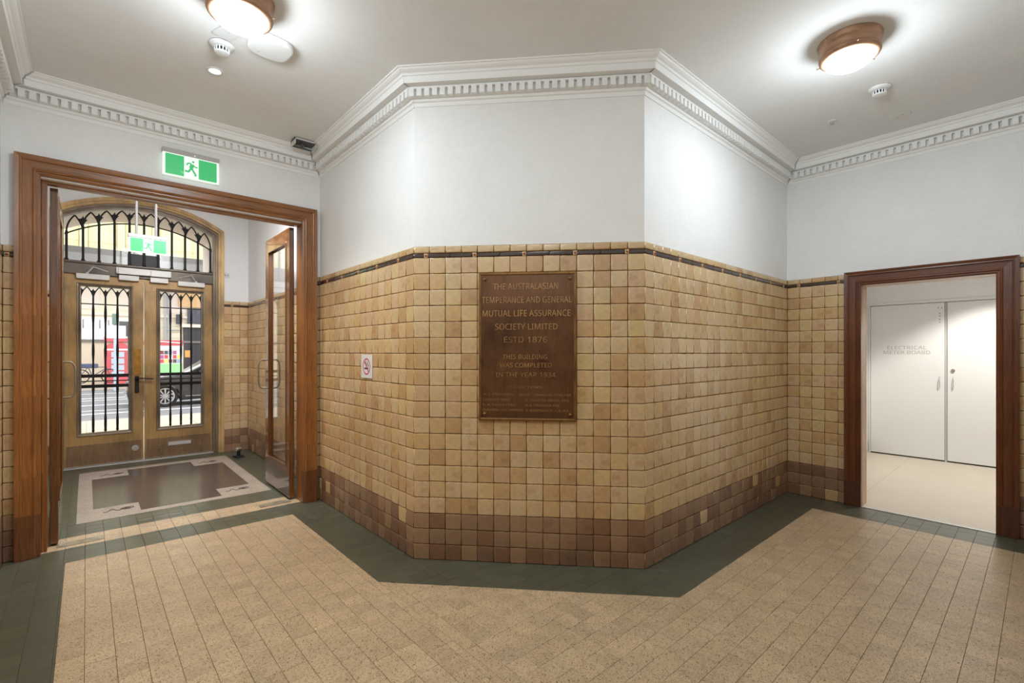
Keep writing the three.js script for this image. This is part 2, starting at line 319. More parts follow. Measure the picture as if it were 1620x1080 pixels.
// meter room behind the right-hand doorway
const MZ = -8.15, MX0 = -1.67, MX1 = .75, MC = 2.62;
slab('ceiling_meter_room', MX0 - .1, MX1 + .1, MZ - .7, zR - .171, MC, MC + .1, ceilingPaint);
{
  const g = structure('floor_meter_room'); part('vinyl', [box(MX0 - .1, MX1 + .1, -.12, .001, MZ - .7, zR - .1705), box(-1.104, -.25, -.003, .001, zR - .1705, zR + .0005)], vinyl, g);
  part('seam', [box(-1.19, -1.187, .0005, .0016, MZ, zR - .18)], std({ color: 0xa8997f, roughness: .7 }), g);
  part('metal_threshold', [box(-1.104, -.25, -.002, .006, zR - .010, zR + .012, .002)], alu, g);
  const wl = structure('wall_meter_room_left'); part('plaster', [box(MX0 - .1, MX0, 0, MC, MZ - .7, zR - .171)], plaster, wl); part('skirting', [box(MX0, MX0 + .012, 0, .16, MZ + .03, zR - .171, .003)], std({ color: 0x8d8878, roughness: .5 }), wl);
  const wr = structure('wall_meter_room_right'); part('plaster', [box(MX1, MX1 + .1, 0, MC, MZ - .7, zR - .171)], plaster, wr);
  const wb = structure('wall_meter_room_back'); part('plaster', [box(MX0, MX1, 2.075, MC, MZ - .02, MZ + .0), box(MX0, MX1, 0, MC, MZ - .7, MZ - .62), box(MX0, -1.635, 0, 2.075, MZ - .02, MZ)], plaster, wb);
}

// ───────────────────────── floor tiles ─────────────────────────
const clip = (poly, nx, nz, d) => {                               // keep nx*x + nz*z <= d
  const out = [];
  for (let i = 0; i < poly.length; i++) {
    const p = poly[i], q = poly[(i + 1) % poly.length], a = nx * p[0] + nz * p[1] - d, b = nx * q[0] + nz * q[1] - d;
    if (a <= 0) out.push(p);
    if (a < 0 && b > 0 || a > 0 && b < 0) { const t = a / (a - b); out.push([p[0] + (q[0] - p[0]) * t, p[1] + (q[1] - p[1]) * t]); }
  }
  return out;
};
const areaOf = (p) => { let a = 0; for (let i = 0; i < p.length; i++) { const q = p[(i + 1) % p.length]; a += p[i][0] * q[1] - q[0] * p[i][1]; } return Math.abs(a / 2); };
const minus = (poly, planes) => { let rest = poly; const out = []; for (const [nx, nz, d] of planes) { const o = clip(rest, -nx, -nz, -d); if (o.length > 2 && areaOf(o) > 1e-5) out.push(o); rest = clip(rest, nx, nz, d); if (rest.length < 3) return [out, []]; } return [out, areaOf(rest) > 1e-5 ? [rest] : []]; };
function floorTile(poly, color, y = 0, t = .01, bev = .0009, gap = .0008) {
  const cx = poly.reduce((s, p) => s + p[0], 0) / poly.length, cz = poly.reduce((s, p) => s + p[1], 0) / poly.length;
  const sh = (p, e) => { const dx = p[0] - cx, dz = p[1] - cz, l = Math.hypot(dx, dz); const k = Math.max(0, 1 - e * 1.4 / l); return [cx + dx * k, cz + dz * k]; };
  const tilt = rr(-.0006, .0004), rings = [[gap, y - t], [gap, y - bev * .7 + tilt], [gap + bev, y + tilt]].map(([e, h]) => poly.map((p) => { const q = sh(p, e); return [q[0], h, q[1]]; }));
  const pos = [], n = poly.length;
  for (let r = 0; r < 2; r++) for (let i = 0; i < n; i++) { const j = (i + 1) % n; pos.push(...rings[r][i], ...rings[r][j], ...rings[r + 1][j], ...rings[r][i], ...rings[r + 1][j], ...rings[r + 1][i]); }
  for (let i = 1; i + 1 < n; i++) pos.push(...rings[2][0], ...rings[2][i + 1], ...rings[2][i]);
  const g = new THREE.BufferGeometry(); g.setAttribute('position', new THREE.Float32BufferAttribute(pos, 3)); g.computeVertexNormals();
  const nn = pos.length / 3, uv = new Float32Array(nn * 2), col = new Float32Array(nn * 3), ou = rnd(), ov = rnd();
  for (let i = 0; i < nn; i++) { uv[i * 2] = pos[i * 3] + ou; uv[i * 2 + 1] = pos[i * 3 + 2] + ov; col[i * 3] = color.r; col[i * 3 + 1] = color.g; col[i * 3 + 2] = color.b; }
  g.setAttribute('uv', new THREE.BufferAttribute(uv, 2)); g.setAttribute('color', new THREE.BufferAttribute(col, 3));
  // faces must look up
  if (g.attributes.normal.getY(nn - 1) < 0) { const p = g.attributes.position.array; for (let i = 0; i < nn; i += 3) for (let k = 0; k < 3; k++) { const s = p[(i + 1) * 3 + k]; p[(i + 1) * 3 + k] = p[(i + 2) * 3 + k]; p[(i + 2) * 3 + k] = s; const ua = uv[(i + 1) * 2 + k % 2]; if (k < 2) { uv[(i + 1) * 2 + k] = uv[(i + 2) * 2 + k]; uv[(i + 2) * 2 + k] = ua; } } g.computeVertexNormals(); }
  return { g, cx, cz };
}
const yaw = THREE.MathUtils.degToRad(48.2085);
const seen = (x, z) => { const xc = x * Math.cos(yaw) - z * Math.sin(yaw), d = -(x * Math.sin(yaw) + z * Math.cos(yaw)); return d > .3 && Math.abs(xc / d) < 1.12 && 1.4 / d < .73; };
function layTiles(parent, polys, name, mat, restName) {
  const list = polys.map(([p, c]) => floorTile(p, c)).map((t) => ({ ...t, d: seen(t.cx, t.cz) ? Math.hypot(t.cx, t.cz) : 99 })).sort((a, b) => a.d - b.d);
  list.slice(0, 300).forEach((t) => { if (t.d < 90) { const m = shade(new THREE.Mesh(t.g, mat)); m.name = name; parent.add(m); } });
  const rest = list.filter((t, k) => k >= 300 || t.d >= 90);
  if (rest.length) { const m = shade(new THREE.Mesh(mergeGeometries(rest.map((t) => t.g)), mat)); m.name = restName; m.userData.kind = 'stuff'; parent.add(m); }
}
const BEIGE = () => { const k = rr(.92, 1.05); return new THREE.Color().setRGB(.645 * k, .468 * k * rr(.99, 1.01), .285 * k * rr(.97, 1.03)); };
const DARKT = () => { const k = rr(.92, 1.08); return new THREE.Color().setRGB(.098 * k, .096 * k, .061 * k); };
const nC = [Math.sin(chTurn), Math.cos(chTurn)];                   // chamfer normal in plan (x, z)
const BW = .326, dCh = nC[0] * A[0] + nC[1] * A[1] + BW + .012;
const blockOut = [[0, 1, zL + BW], [nC[0], nC[1], dCh], [1, 0, xR + BW]];      // the block with its dark border
const blockIn = [[0, 1, zL - .004], [nC[0], nC[1], nC[0] * A[0] + nC[1] * A[1] - .004], [1, 0, xR - .004]];
{
  const f = structure('floor');
  part('bed', [box(xD - .17, xE + .17, -.12, -.0035, zR - .17, zS + .17)], floorBed, f);
  const beige = [], dark = [];
  const xs = []; for (let x = -1.082 + .1043 * 20; x > xD - .1; x -= .1043) xs.push(x);
  const zs = []; for (let z = -1.717 + .1077 * 24; z > -1.72; z -= .1077) zs.push(z); for (let z = -1.717 - .1022; z > zR - .2; z -= .1022) zs.push(z);
  for (let i = 0; i + 1 < xs.length; i++) for (let k = 0; k + 1 < zs.length; k++) {
    const jx = (hash(i, k, 5) - .5) * .003, jz = (hash(i, k, 6) - .5) * .003;
    let sq = [[xs[i + 1] + (zs[k] < -1.4 ? 0 : jx), zs[k + 1] + (zs[k] < -1.4 ? jz : 0)], [xs[i] + (zs[k] < -1.4 ? 0 : jx), zs[k + 1] + (zs[k] < -1.4 ? jz : 0)], [xs[i], zs[k]], [xs[i + 1], zs[k]]];
    sq = clip(clip(clip(clip(sq, -1, 0, -(xD + .002)), 1, 0, xE - .002), 0, 1, zS - .002), 0, -1, -(zR + .002));
    if (sq.length < 3 || areaOf(sq) < 1e-5) continue;
    const far = zs[k] < -1.4, ex = far ? 0 : .0007, ez = far ? .0007 : 0;   // courses butt closely along their run
    sq = sq.map(([x, z]) => [x + ex * Math.sign(x - (xs[i] + xs[i + 1]) / 2), z + ez * Math.sign(z - (zs[k] + zs[k + 1]) / 2)]);
    const [free, inBlock] = minus(sq, blockOut);
    for (const p of free) {
      let b = clip(clip(clip(clip(p, -1, 0, 4.328), 0, 1, .105), 0, -1, 4.853), 1, 0, xE - .33);
      if (b.length > 2 && areaOf(b) > 1e-5) beige.push([b, BEIGE()]);
      let r = clip(p, 1, 0, -4.328); if (r.length > 2 && areaOf(r) > 1e-5) dark.push([r, DARKT()]);
      let q = clip(p, -1, 0, 4.328);
      r = clip(q, 0, -1, -.105); if (r.length > 2 && areaOf(r) > 1e-5) dark.push([r, DARKT()]);
      q = clip(q, 0, 1, .105); r = clip(q, 0, 1, -4.853); if (r.length > 2 && areaOf(r) > 1e-5) dark.push([r, DARKT()]);
      q = clip(q, 0, -1, 4.853); r = clip(q, -1, 0, -(xE - .33)); if (r.length > 2 && areaOf(r) > 1e-5) dark.push([r, DARKT()]);
    }
    for (const p of inBlock) for (const r of minus(p, blockIn)[0]) dark.push([r, DARKT()]);
  }
  layTiles(f, beige, 'floor_tile', beigeFloor, 'floor_tiling'); layTiles(f, dark, 'border_tile', darkFloor, 'border_tiling');
}
{
  const f = structure('floor_vestibule');
  part('bed', [box(VX - .25, xD - .1705, -.12, -.0035, VR - .07, VLz + .12), box(xD - .1705, xD - .001, -.0035, -.0034, -1.5, .24)], floorBed, f);
  const beige = [], dark = [], zz = []; for (let z = -.102 + .1065 * 7; z > VR - .15; z -= .1065) zz.push(z);
  const row = (x0, x1, z0, z1, list, col) => { for (let k = 0; k + 1 < zz.length; k++) { const a = Math.max(zz[k + 1], z0), b = Math.min(zz[k], z1); if (b - a < .004) continue; list.push([[[x0, a], [x1, a], [x1, b], [x0, b]], col()]); } };
  row(-4.64, xD + .0018, -1.50, .24, dark, DARKT); row(-4.775, -4.64, -1.495, .235, beige, BEIGE); row(-4.905, -4.775, -1.43, .16, beige, BEIGE);
  row(-4.905, -4.775, VR, -1.43, dark, DARKT); row(-4.905, -4.775, .16, VLz, dark, DARKT);
  for (let k = 0; k < 3; k++) row(-5.232 + k * .109, -5.232 + (k + 1) * .109, VR, VLz, dark, DARKT);
  for (let x = -5.232; x > -7.39; x -= .1076) { row(x - .1076, x, VR, -1.402, dark, DARKT); row(x - .1076, x, .062, VLz, dark, DARKT); }
  for (let k = 0; k < 3; k++) row(-7.385 - (k + 1) * .13, -7.385 - k * .13, VR, VLz, dark, DARKT);
  layTiles(f, beige, 'floor_tile', beigeFloor, 'floor_tiling'); layTiles(f, dark, 'border_tile', darkFloor, 'border_tiling');
}
{ // inlaid entrance panel: pale border with four corner tabs, dark field
  const m = thing('entrance_mat', 'dark brown entrance mat panel with pale stepped border and scrolled corners before the bronze doors', 'mat', [-6.31, 0, -.67]);
  const X = (x) => x + 6.31, Z = (z) => z + .67;
  const pale = std({ color: 0xbfae9b, roughness: .5, map: rep(tTerr, .5) }), brown = std({ color: 0x5c5049, roughness: .27, map: rep(tDark, .45), roughnessMap: rep(floorRough, .7) }), ink = std({ color: 0x3a3029, roughness: .6 });
  const b = (x0, x1, z0, z1) => box(X(x0), X(x1), -.003, .0015, Z(z0), Z(z1));
  part('border', [b(-7.385, -7.25, -1.402, .062), b(-5.335, -5.235, -1.402, .062), b(-7.25, -5.335, -.045, .062), b(-7.25, -5.335, -1.402, -1.287)], pale, m);
  for (const [x0, x1] of [[-7.25, -6.947], [-5.632, -5.335]]) for (const [z0, z1] of [[-.362, -.045], [-1.287, -.985]]) {
    part('corner_tab', [b(x0, x1, z0, z1)], pale, m);
    const cx = X((x0 + x1) / 2), cz = Z((z0 + z1) / 2), pts = []; for (let k = 0; k <= 22; k++) { const t = k / 22 * Math.PI * 3.2, r = .012 + .004 * t; pts.push([cx - .01 + r * .8 * Math.sin(t), .0012, cz - .065 + r * Math.cos(t)]); }
    for (let k = 1; k <= 20; k++) { const t = k / 20; pts.push([cx + .03 * Math.sin(t * 9), .0012, cz - .03 + t * .12]); }
    part('scroll_mark', [tube(pts, .0042, 6, 90)], ink, m);
  }
  part('field', [b(-6.947, -5.632, -1.287, -.045), b(-7.25, -6.947, -.985, -.362), b(-5.632, -5.335, -.985, -.362)], brown, m);
}

// ───────────────────────── dentilled cornices ─────────────────────────
const CP = [[0, 3.056], [.005, 3.056], [.006, 3.083], [.016, 3.088], [.019, 3.098], [.019, 3.104], [.036, 3.106], [.036, 3.150], [.062, 3.152], [.062, 3.163], [.052, 3.170], [.104, 3.170], [.107, 3.166], [.108, 3.208], [.116, 3.212], [.117, 3.222], [.120, 3.226], [.131, 3.230], [.143, 3.238], [.148, 3.246], [.158, 3.247], [.159, 3.2555], [0, 3.2555]];
const dentilGeo = metric(norm(new RoundedBoxGeometry(.0345, .05, .034, 1, .0012)));
let trimN = 0;
function cornice(P, turn, L, tL, tR) {
  const c = structure('trim_' + (++trimN), [P[0], 0, P[1]], turn);
  part('moulding', [loft(CP, (n, y) => [n * tL - .008 * (tL > 0 ? 1 : -1) * 0, y, n - .008], (n, y) => [L - n * tR, y, n - .008])], trimPaint, c);
  const a = tL < 0 ? -.066 * Math.tan(-Math.atan(tL)) + .0 : .066, e = tR < 0 ? L + .066 * -tR : L - .066;
  const s0 = tL < 0 ? .066 * tL : .066, n = Math.round((e - s0) / .0527), step = (e - s0) / n;
  for (let k = 0; k < n; k++) { const m = shade(new THREE.Mesh(dentilGeo, trimPaint)); m.name = 'dentil'; m.position.set(s0 + (k + .5) * step, 3.1265, .041); c.add(m); }
  return c;
}
cornice([xD, zS], H, zS - zL, 1, 1); cornice([xD, zL], 0, A[0] - xD, 1, tA); cornice(A, chTurn, chL, tA, tB);
cornice(B, H, B[1] - zR, tB, 1); cornice([xR, zR], 0, xE - xR, 1, 1); cornice([xE, zR], -H, zS - zR, 1, 1); cornice([xE, zS], Math.PI, xE - xD, 1, 1);

// ───────────────────────── timber door frames ─────────────────────────
function architrave(P, turn, s0, s1, h, w, m, inner, plinthY, depth, linerMat, plinthMat) {     // opening s0..s1 to height h; boards w wide
  const f = structure('trim_' + (++trimN), [P[0], 0, P[1]], turn), k = w / .125;
  const pf = [[0, -.03], [0, .016], [.012 * k, .022], [.02 * k, .022], [.022 * k, .028], [.03 * k, .032], [.036 * k, .030], [.040 * k, .026], [.086 * k, .028], [.088 * k, .034], [.094 * k, .037], [.102 * k, .036], [w, .040], [w, -.004]];
  const leg = (s, d, y0) => loft(pf, (p, q) => [s + d * p, y0, q], (p, q) => [s + d * p, h + p, q]);
  part('jamb', [leg(s0, -1, plinthY)], m, f); part('jamb', [leg(s1, 1, plinthY)], m, f);
  part('head', [loft(pf, (p, q) => [s0 - p, h + p, q], (p, q) => [s1 + p, h + p, q])], m, f, { along: 'x' });
  for (const [s, d] of [[s0, -1], [s1, 1]]) part('plinth_block', [loft([[0, -.03], [0, .024], [.03 * k, .034], [w, .0405], [w, -.004]], (p, q) => [s + d * p, .002, q], (p, q) => [s + d * p, plinthY, q])], plinthMat, f);
  const t = .028;                                                  // lining of the opening
  part('lining', [box(s0 - .0005, s0 - t, .002, h, -depth, -.031), box(s1 + .0005, s1 + t, .002, h, -depth, -.031)], linerMat, f);
  part('lining_head', [box(s0 - t, s1 + t, h, h + t, -depth, -.031)], linerMat, f, { along: 'x' });
  if (inner) { part('door_stop_bead', [box(s0, s0 + inner, .002, h - inner, -.125, -.06, .003)], linerMat, f); part('door_stop_bead', [box(s0, s1, h - inner, h - .0005, -.125, -.06, .003)], linerMat, f, { along: 'x' }); }
  return f;
}
architrave([xD, zS], H, zS - .235, zS + 1.495, 2.610, .125, woodEntry, .03, .295, .155, woodEntry, woodPlinth);
architrave([xR, zR], 0, -1.104 - xR, -.250 - xR, 2.000, .125, woodMeter, 0, .225, .185, woodPale, woodMeterPlinth);

// ───────────────────────── glazed timber leaves, open into the vestibule ─────────────────────────
function timberLeaf(label, pos, side) {                            // own axes: x from the hinge towards the street (-X world), z outwards to the middle of the opening
  const d = thing('glazed_timber_door', label, 'door', pos, Math.PI, 'timber door leaves of the vestibule'); const W = .80, Hh = 2.565, t = .044, zc = side * t / 2;
  const zz = [Math.min(0, side * -t), Math.max(0, side * -t)];    // the face at z = 0 looks to the middle
  const st = (x0, x1, y0, y1) => box(x0, x1, y0, y1, zz[0], zz[1], .003);
  part('stile', [st(0, .098, 0, Hh)], woodLeaf, d); part('stile', [st(W - .098, W, 0, Hh)], woodLeaf, d);
  part('rail', [st(.0985, W - .0985, Hh - .125, Hh)], woodLeaf, d, { along: 'x' }); part('rail', [st(.0985, W - .0985, 0, .285)], woodLeaf, d, { along: 'x' });
  const bead = []; for (const zf of zz) { const s = Math.sign(zf - (zz[0] + zz[1]) / 2); for (const [a, b, v] of [[.098, W - .098, 0], [.285, Hh - .125, 1]]) for (const e of v ? [.105, W - .105] : [.292, Hh - .132]) bead.push(v ? box(e - .011, e + .011, a, b, zf - s * .002, zf + s * .006, .004) : box(a, b, e - .011, e + .011, zf - s * .002, zf + s * .006, .004)); }
  part('glazing_bead', bead, woodLeaf, d);
  part('glass_pane', [box(.098, W - .098, .285, Hh - .125, (zz[0] + zz[1]) / 2 - .003, (zz[0] + zz[1]) / 2 + .003)], glass, d);
  for (const zf of zz) { const s = Math.sign(zf - (zz[0] + zz[1]) / 2); const p = part('kick_plate', [box(.004, W - .004, .012, .24, zf, zf + s * .0015)], woodKick, d, { along: 'x' }); p.userData.label = 'dark glossy kick panel';
    part('pull_handle', [tube([[W - .05, 1.0, zf], [W - .05, 1.003, zf + s * .055], [W - .05, 1.04, zf + s * .078], [W - .05, 1.15, zf + s * .082], [W - .05, 1.26, zf + s * .078], [W - .05, 1.297, zf + s * .055], [W - .05, 1.30, zf]], .0075, 10, 48)], bronzeGrey, d); }
  return d;
}
timberLeaf('open timber and glass door leaf at the right of the vestibule opening, pull handle towards the street', [-4.765, .016, -1.432], -1);
timberLeaf('open timber door leaf folded back at the left of the opening, seen nearly edge-on', [-4.765, .016, .152], 1);
for (const [z, l] of [[.03, 'pale floor spring cover plate by the left timber door leaf'], [-1.30, 'pale floor spring cover plate by the right timber door leaf']]) {
  const h = thing('floor_plate', l, 'floor plate', [-4.74, .0005, z], 0, 'floor spring cover plates'); part('cover', [box(-.045, .045, 0, .004, -.13, .13, .002)], std({ color: 0xb5ab94, roughness: .35, metalness: .5, map: rep(tBronze, .2) }), h);
  for (const e of [-.11, .11]) part('screw', [cyl(.006, .006, .002, 10).translate(0, .0045, e)], alu, h);
}

// ───────────────────────── bronze street doors and fanlight ─────────────────────────
const BX = -7.80;
const lancet = (x, w, y0, y1) => { const o = []; const n = 10; for (let k = 0; k <= n; k++) { const t = k / n; o.push([x - w / 2 + w / 2 * Math.sin(t * Math.PI / 2 * .92) / Math.sin(Math.PI / 2 * .92) * 1, y0 + (y1 - y0) * (1 - Math.pow(1 - t, 1.0)) * (.25 + .75 * t) / 1]); } return o; };
function pointedArch(xc, w, y0, h) {                               // the two arcs of a gothic head, as points
  const R = (w * w / 4 + h * h) / w, left = [], right = [];
  for (let k = 0; k <= 8; k++) { const y = h * k / 8, x = -w / 2 + R - Math.sqrt(Math.max(0, R * R - y * y)); left.push([xc + x, y0 + y, 0]); right.push([xc - x, y0 + y, 0]); }
  return [left, right];
}
function finial(x, y, s, d) {                                      // dark pointed fill between two heads
  const sh = new THREE.Shape(); sh.moveTo(x, y - s * 1.55); sh.quadraticCurveTo(x + s * .12, y - s * .5, x + s * .62, y); sh.quadraticCurveTo(x + s * .28, y + s * .02, x + s * .14, y + s * .22); sh.lineTo(x, y + s * .62); sh.lineTo(x - s * .14, y + s * .22); sh.quadraticCurveTo(x - s * .28, y + s * .02, x - s * .62, y); sh.quadraticCurveTo(x - s * .12, y - s * .5, x, y - s * 1.55);
  return extr(sh, d, -d / 2);
}
function twisted(x, y0, y1, r) {                                   // wavy wrought bar
  const pts = []; const n = 36; for (let k = 0; k <= n; k++) { const y = y0 + (y1 - y0) * k / n; pts.push([r * (.82 + .38 * Math.max(0, Math.sin((y - y0) * 14))), y]); }
  return lathe(pts, 8).translate(x, 0, 0);
}
function bronzeLeaf(label, z0, hinge) {                            // own axes: x along -z from the meeting edge or hinge, 0..W ; z out to the vestibule
  const d = thing('bronze_door', label, 'door', [BX, 0, z0], H, 'bronze street door leaves'); const W = hinge === 'left' ? .752 : .754, Hh = 2.345;
  const px0 = hinge === 'left' ? .147 : .158, px1 = hinge === 'left' ? .608 : .626, py0 = .405, py1 = 2.205;
  const fr = new THREE.Shape([[0, .013], [W, .013], [W, Hh], [0, Hh]].map((p) => new THREE.Vector2(...p)));
  fr.holes.push(new THREE.Path([[px0, py0], [px0, py1], [px1, py1], [px1, py0]].map((p) => new THREE.Vector2(...p))));
  part('leaf_frame', [extr(fr, .044, -.048, .002)], bronzeDoor, d);
  const mo = []; const mp = [[0, -.01], [0, .004], [.010, .006], [.014, .001], [.026, .010], [.036, .012], [.040, .0], [.040, -.01]];
  for (const [a, b, f] of [[px0, px1, 0], [py0, py1, 1]]) for (const [e, s] of f ? [[px0, -1], [px1, 1]] : [[py0, -1], [py1, 1]])
    mo.push(f ? loft(mp, (p, q) => [e + s * (p - .004), a - p + .004, q], (p, q) => [e + s * (p - .004), b + p - .004, q]) : loft(mp, (p, q) => [a - p + .004, e + s * (p - .004), q], (p, q) => [b + p - .004, e + s * (p - .004), q]));
  part('pane_moulding', mo, bronzeGrey, d);
  part('kick_panel', [box(.02, W - .02, .02, .265, -.002, .004, .002)], bronzeKick, d);
  part('glass_pane', [box(px0 - .005, px1 + .005, py0 - .005, py1 + .005, -.037, -.033)], glass, d);
  // wrought grille of four lancets
  const bays = 4, bw = (px1 - px0) / bays, zg = -.012;
  for (let k = 1; k < bays; k++) part('grille_bar', [twisted(px0 + k * bw, py0, 2.075, .0115).translate(0, 0, zg), cyl(.014, .014, .016, 8).translate(px0 + k * bw, .93, zg), cyl(.014, .014, .02, 8).translate(px0 + k * bw, .43, zg)], blackIron, d);
  part('grille_side_bar', [box(px0, px0 + .007, py0, 2.13, zg - .006, zg + .006), box(px1 - .007, px1, py0, 2.13, zg - .006, zg + .006)], blackIron, d);
  const heads = []; for (let k = 0; k < bays; k++) for (const a of pointedArch(px0 + (k + .5) * bw, bw, 2.045, .155)) heads.push(tube(a, .0068, 6, 16));
  heads.forEach((g) => g.translate(0, 0, zg)); part('lancet_head', heads, blackIron, d);
  const fin = []; for (let k = 1; k < bays; k++) fin.push(finial(px0 + k * bw, 2.15, .052, .012).translate(0, 0, zg)); fin.push(extr([[px0, 2.02], [px0 + .01, 2.1], [px0 + .03, 2.15], [px0, 2.19]], .012, zg - .006), extr([[px1, 2.02], [px1, 2.19], [px1 - .03, 2.15], [px1 - .01, 2.1]], .012, zg - .006));
  part('finial', fin, blackIron, d);
  for (const [y, h] of [[1.104, .040], [.977, .040], [1.040, .013], [1.99, .012]]) part('grille_rail', [box(px0, px1, y - h / 2, y + h / 2, zg - .011, zg + .011, .002)], blackIron, d);
  // overhead closer
  const cx = hinge === 'left' ? [.107, .416] : [.352, .659], am = hinge === 'left' ? 1 : -1, e0 = hinge === 'left' ? cx[0] + .10 : cx[1] - .10;
  const cl = part('door_closer', [box(cx[0], cx[1], 2.288, 2.352, .004, .05, .004)], silverPaint, d); cl.userData.label = 'silver overhead door closer';
  part('closer_arm', [bar([e0, 2.355, .03], [e0 + am * .055, 2.438, .05], .007), bar([e0 + am * .055, 2.438, .05], [e0 + am * .205, 2.395, .02], .007), cyl(.014, .014, .02, 12).translate(e0, 2.36, .03), box(e0 + am * .17, e0 + am * .23, 2.385, 2.405, .005, .022, .003)], silverPaint, cl);
  return d;
}
const bl = bronzeLeaf('left leaf of the bronze street doors with brass push plate and dark lever', .199, 'left');
part('push_plate', [box(.655, .725, 1.105, 1.44, .003, .008, .003)], std({ color: 0xc8964a, roughness: .32, metalness: .8, map: rep(tBronze, .3) }), bl);
part('lock_case', [box(.664, .706, .88, 1.09, .003, .022, .006)], blackIron, bl);
part('lever_handle', [tube([[.684, 1.06, .02], [.684, 1.06, .055], [.72, 1.062, .06], [.80, 1.055, .06], [.85, 1.052, .058]], .009, 10, 30), cyl(.018, .018, .02, 16).rotateX(H).translate(.684, 1.06, .03)], std({ color: 0x2a2420, roughness: .35, metalness: .8 }), bl);
part('round_lock', [cyl(.036, .036, .012, 24).rotateX(H).translate(.668, .168, .008), cyl(.022, .024, .02, 20).rotateX(H).translate(.668, .168, .012)], alu, bl);
const br = bronzeLeaf('right leaf of the bronze street doors with letter slot and floor bolt', -.565, 'right');
part('letter_slot', [box(.235, .515, .140, .21, .003, .012, .003)], bronzeGrey, br); part('letter_flap', [box(.25, .502, .154, .196, .008, .015, .002)], std({ color: 0xd6d4d0, roughness: .3, metalness: .4 }), br);
part('floor_bolt', [cyl(.007, .007, .16, 10).translate(.172, .085, .014), box(.158, .186, .07, .085, .003, .02, .002), box(.158, .186, .12, .135, .003, .02, .002)], bronzeGrey, br);
for (const y of [.3, 2.22]) part('hinge', [cyl(.012, .012, .26, 12).translate(.764, y, .0)], bronzeDark, br);
{
  const f = thing('fanlight_frame', 'bronze arched door surround with gothic fanlight over the street doors', 'window', [BX, 0, ARC], H);
  const ring = (h1, R1, h0, R0, cy, z0, z1, yb) => { const s = new THREE.Shape(); s.moveTo(-h1, yb); for (const p of aR(h1, R1, cy, 40)) s.lineTo(...p); s.lineTo(h1, yb); s.lineTo(h0, yb); for (const p of aR(h0, R0, cy, 40).reverse()) s.lineTo(...p); s.lineTo(-h0, yb); return extr(s, z1 - z0, z0, .003); };
  part('outer_frame', [ring(.872, 1.612, .838, 1.575, 1.721, -.05, .165, .004), ring(.836, 1.573, .812, 1.552, 1.721, -.05, .145, .004)], brassFrame, f);
  part('inner_frame', [ring(.810, 1.550, .786, 1.527, 1.721, -.05, .09, .004), ring(.784, 1.525, .764, 1.505, 1.721, -.05, .05, .004)], bronzeGrey, f);
  part('transom', [box(-.764, .764, 2.350, 2.475, -.055, .028, .004), box(-.764, .764, 2.475, 2.505, -.055, .045, .008), box(-.764, .764, 2.346, 2.36, -.05, .034, .003)], bronzeDark, f, { along: 'x' });
  const gl = new THREE.Shape(); gl.moveTo(-.766, 2.49); for (const p of aR(.766, 1.508, 1.721, 30)) gl.lineTo(...p); gl.lineTo(.766, 2.49);
  part('glass_pane', [extr(gl, .004, -.04)], glass, f);
  const bw = .1475, top = (x) => 1.721 + Math.sqrt(1.505 * 1.505 - x * x), rail = (x) => 1.70 + Math.sqrt(1.343 * 1.343 - x * x);
  const pts = []; for (let k = 0; k <= 30; k++) { const x = -.755 + 1.51 * k / 30; pts.push([x, rail(x), 0]); } part('grille_rail', [tube(pts, .0085, 6, 60)], blackIron, f);
  const heads = [], fin = [];
  for (let k = -5; k <= 5; k++) {
    const x = k * bw, y1 = rail(x); part('grille_bar', [box(x - .0125, x + .0125, 2.505, y1 + .03, -.010, .010, .003), cyl(.02, .02, .02, 8).translate(x, 2.515, 0), cyl(.015, .015, .014, 8).translate(x, y1, 0)], blackIron, f);
    if (Math.abs(k) < 5) fin.push(finial(x, Math.min(rail(x) + .105, top(x) - .07), .070, .014));
    if (k < 5) { const xc = x + bw / 2, y0 = Math.min(rail(x), rail(x + bw)) + .02, h = Math.min(top(xc) - .022, 9) - y0; for (const a of pointedArch(xc, bw, y0, h)) heads.push(tube(a, .009, 6, 16)); }
  }
  part('lancet_head', heads, blackIron, f); part('finial', fin, blackIron, f);
  part('blank_panel', [box(-.165, .165, 2.506, 2.66, -.028, -.012, .003)], std({ color: 0x2b2424, roughness: .5 }), f);
}
{
  const k = thing('magnetic_lock', 'long silver magnetic lock housing across the head of the bronze doors', 'door lock', [BX + .03, 2.40, ARC], H);
  part('housing', [box(-.282, .280, -.018, .062, 0, .05, .003)], silverPaint, k); part('cover', [box(-.262, -.06, -.022, .058, .048, .066, .003)], silverPaint, k); part('cover', [box(.062, .258, -.022, .058, .048, .066, .003)], silverPaint, k);
  part('armature_plate', [box(-.255, -.055, -.095, -.03, -.026, .03, .003)], silverPaint, k); part('armature_plate', [box(.06, .25, -.095, -.03, -.026, .03, .003)], silverPaint, k);
  for (const x of [-.2, -.02, .02, .17]) part('screw', [cyl(.005, .005, .004, 10).rotateX(H).translate(x, .02, .051 + (Math.abs(x) > .05 ? .017 : 0))], alu, k);
}
{ // brush seal and sill under the doors
  const s = structure('trim_' + (++trimN)); part('threshold', [box(-7.86, -7.72, -.004, .006, -1.325, .205, .002)], alu, s, { along: 'z' });
}
{
  const d = thing('door_stop', 'black floor door stop with a round chrome head beside the vestibule tiles', 'door stop', [-7.15, .001, -1.51], .2);
  part('base', [extr([[-.075, 0], [.075, 0], [.07, .012], [.03, .022], [-.03, .022], [-.07, .012]], .09, -.045, .002)], black, d); part('post', [box(-.02, .02, .018, .085, -.016, .016, .004)], black, d);
  part('magnet_head', [cyl(.032, .032, .045, 28).rotateX(H).translate(0, .105, 0), new THREE.TorusGeometry(.022, .005, 8, 24).translate(0, .105, .024)], chrome, d);
}
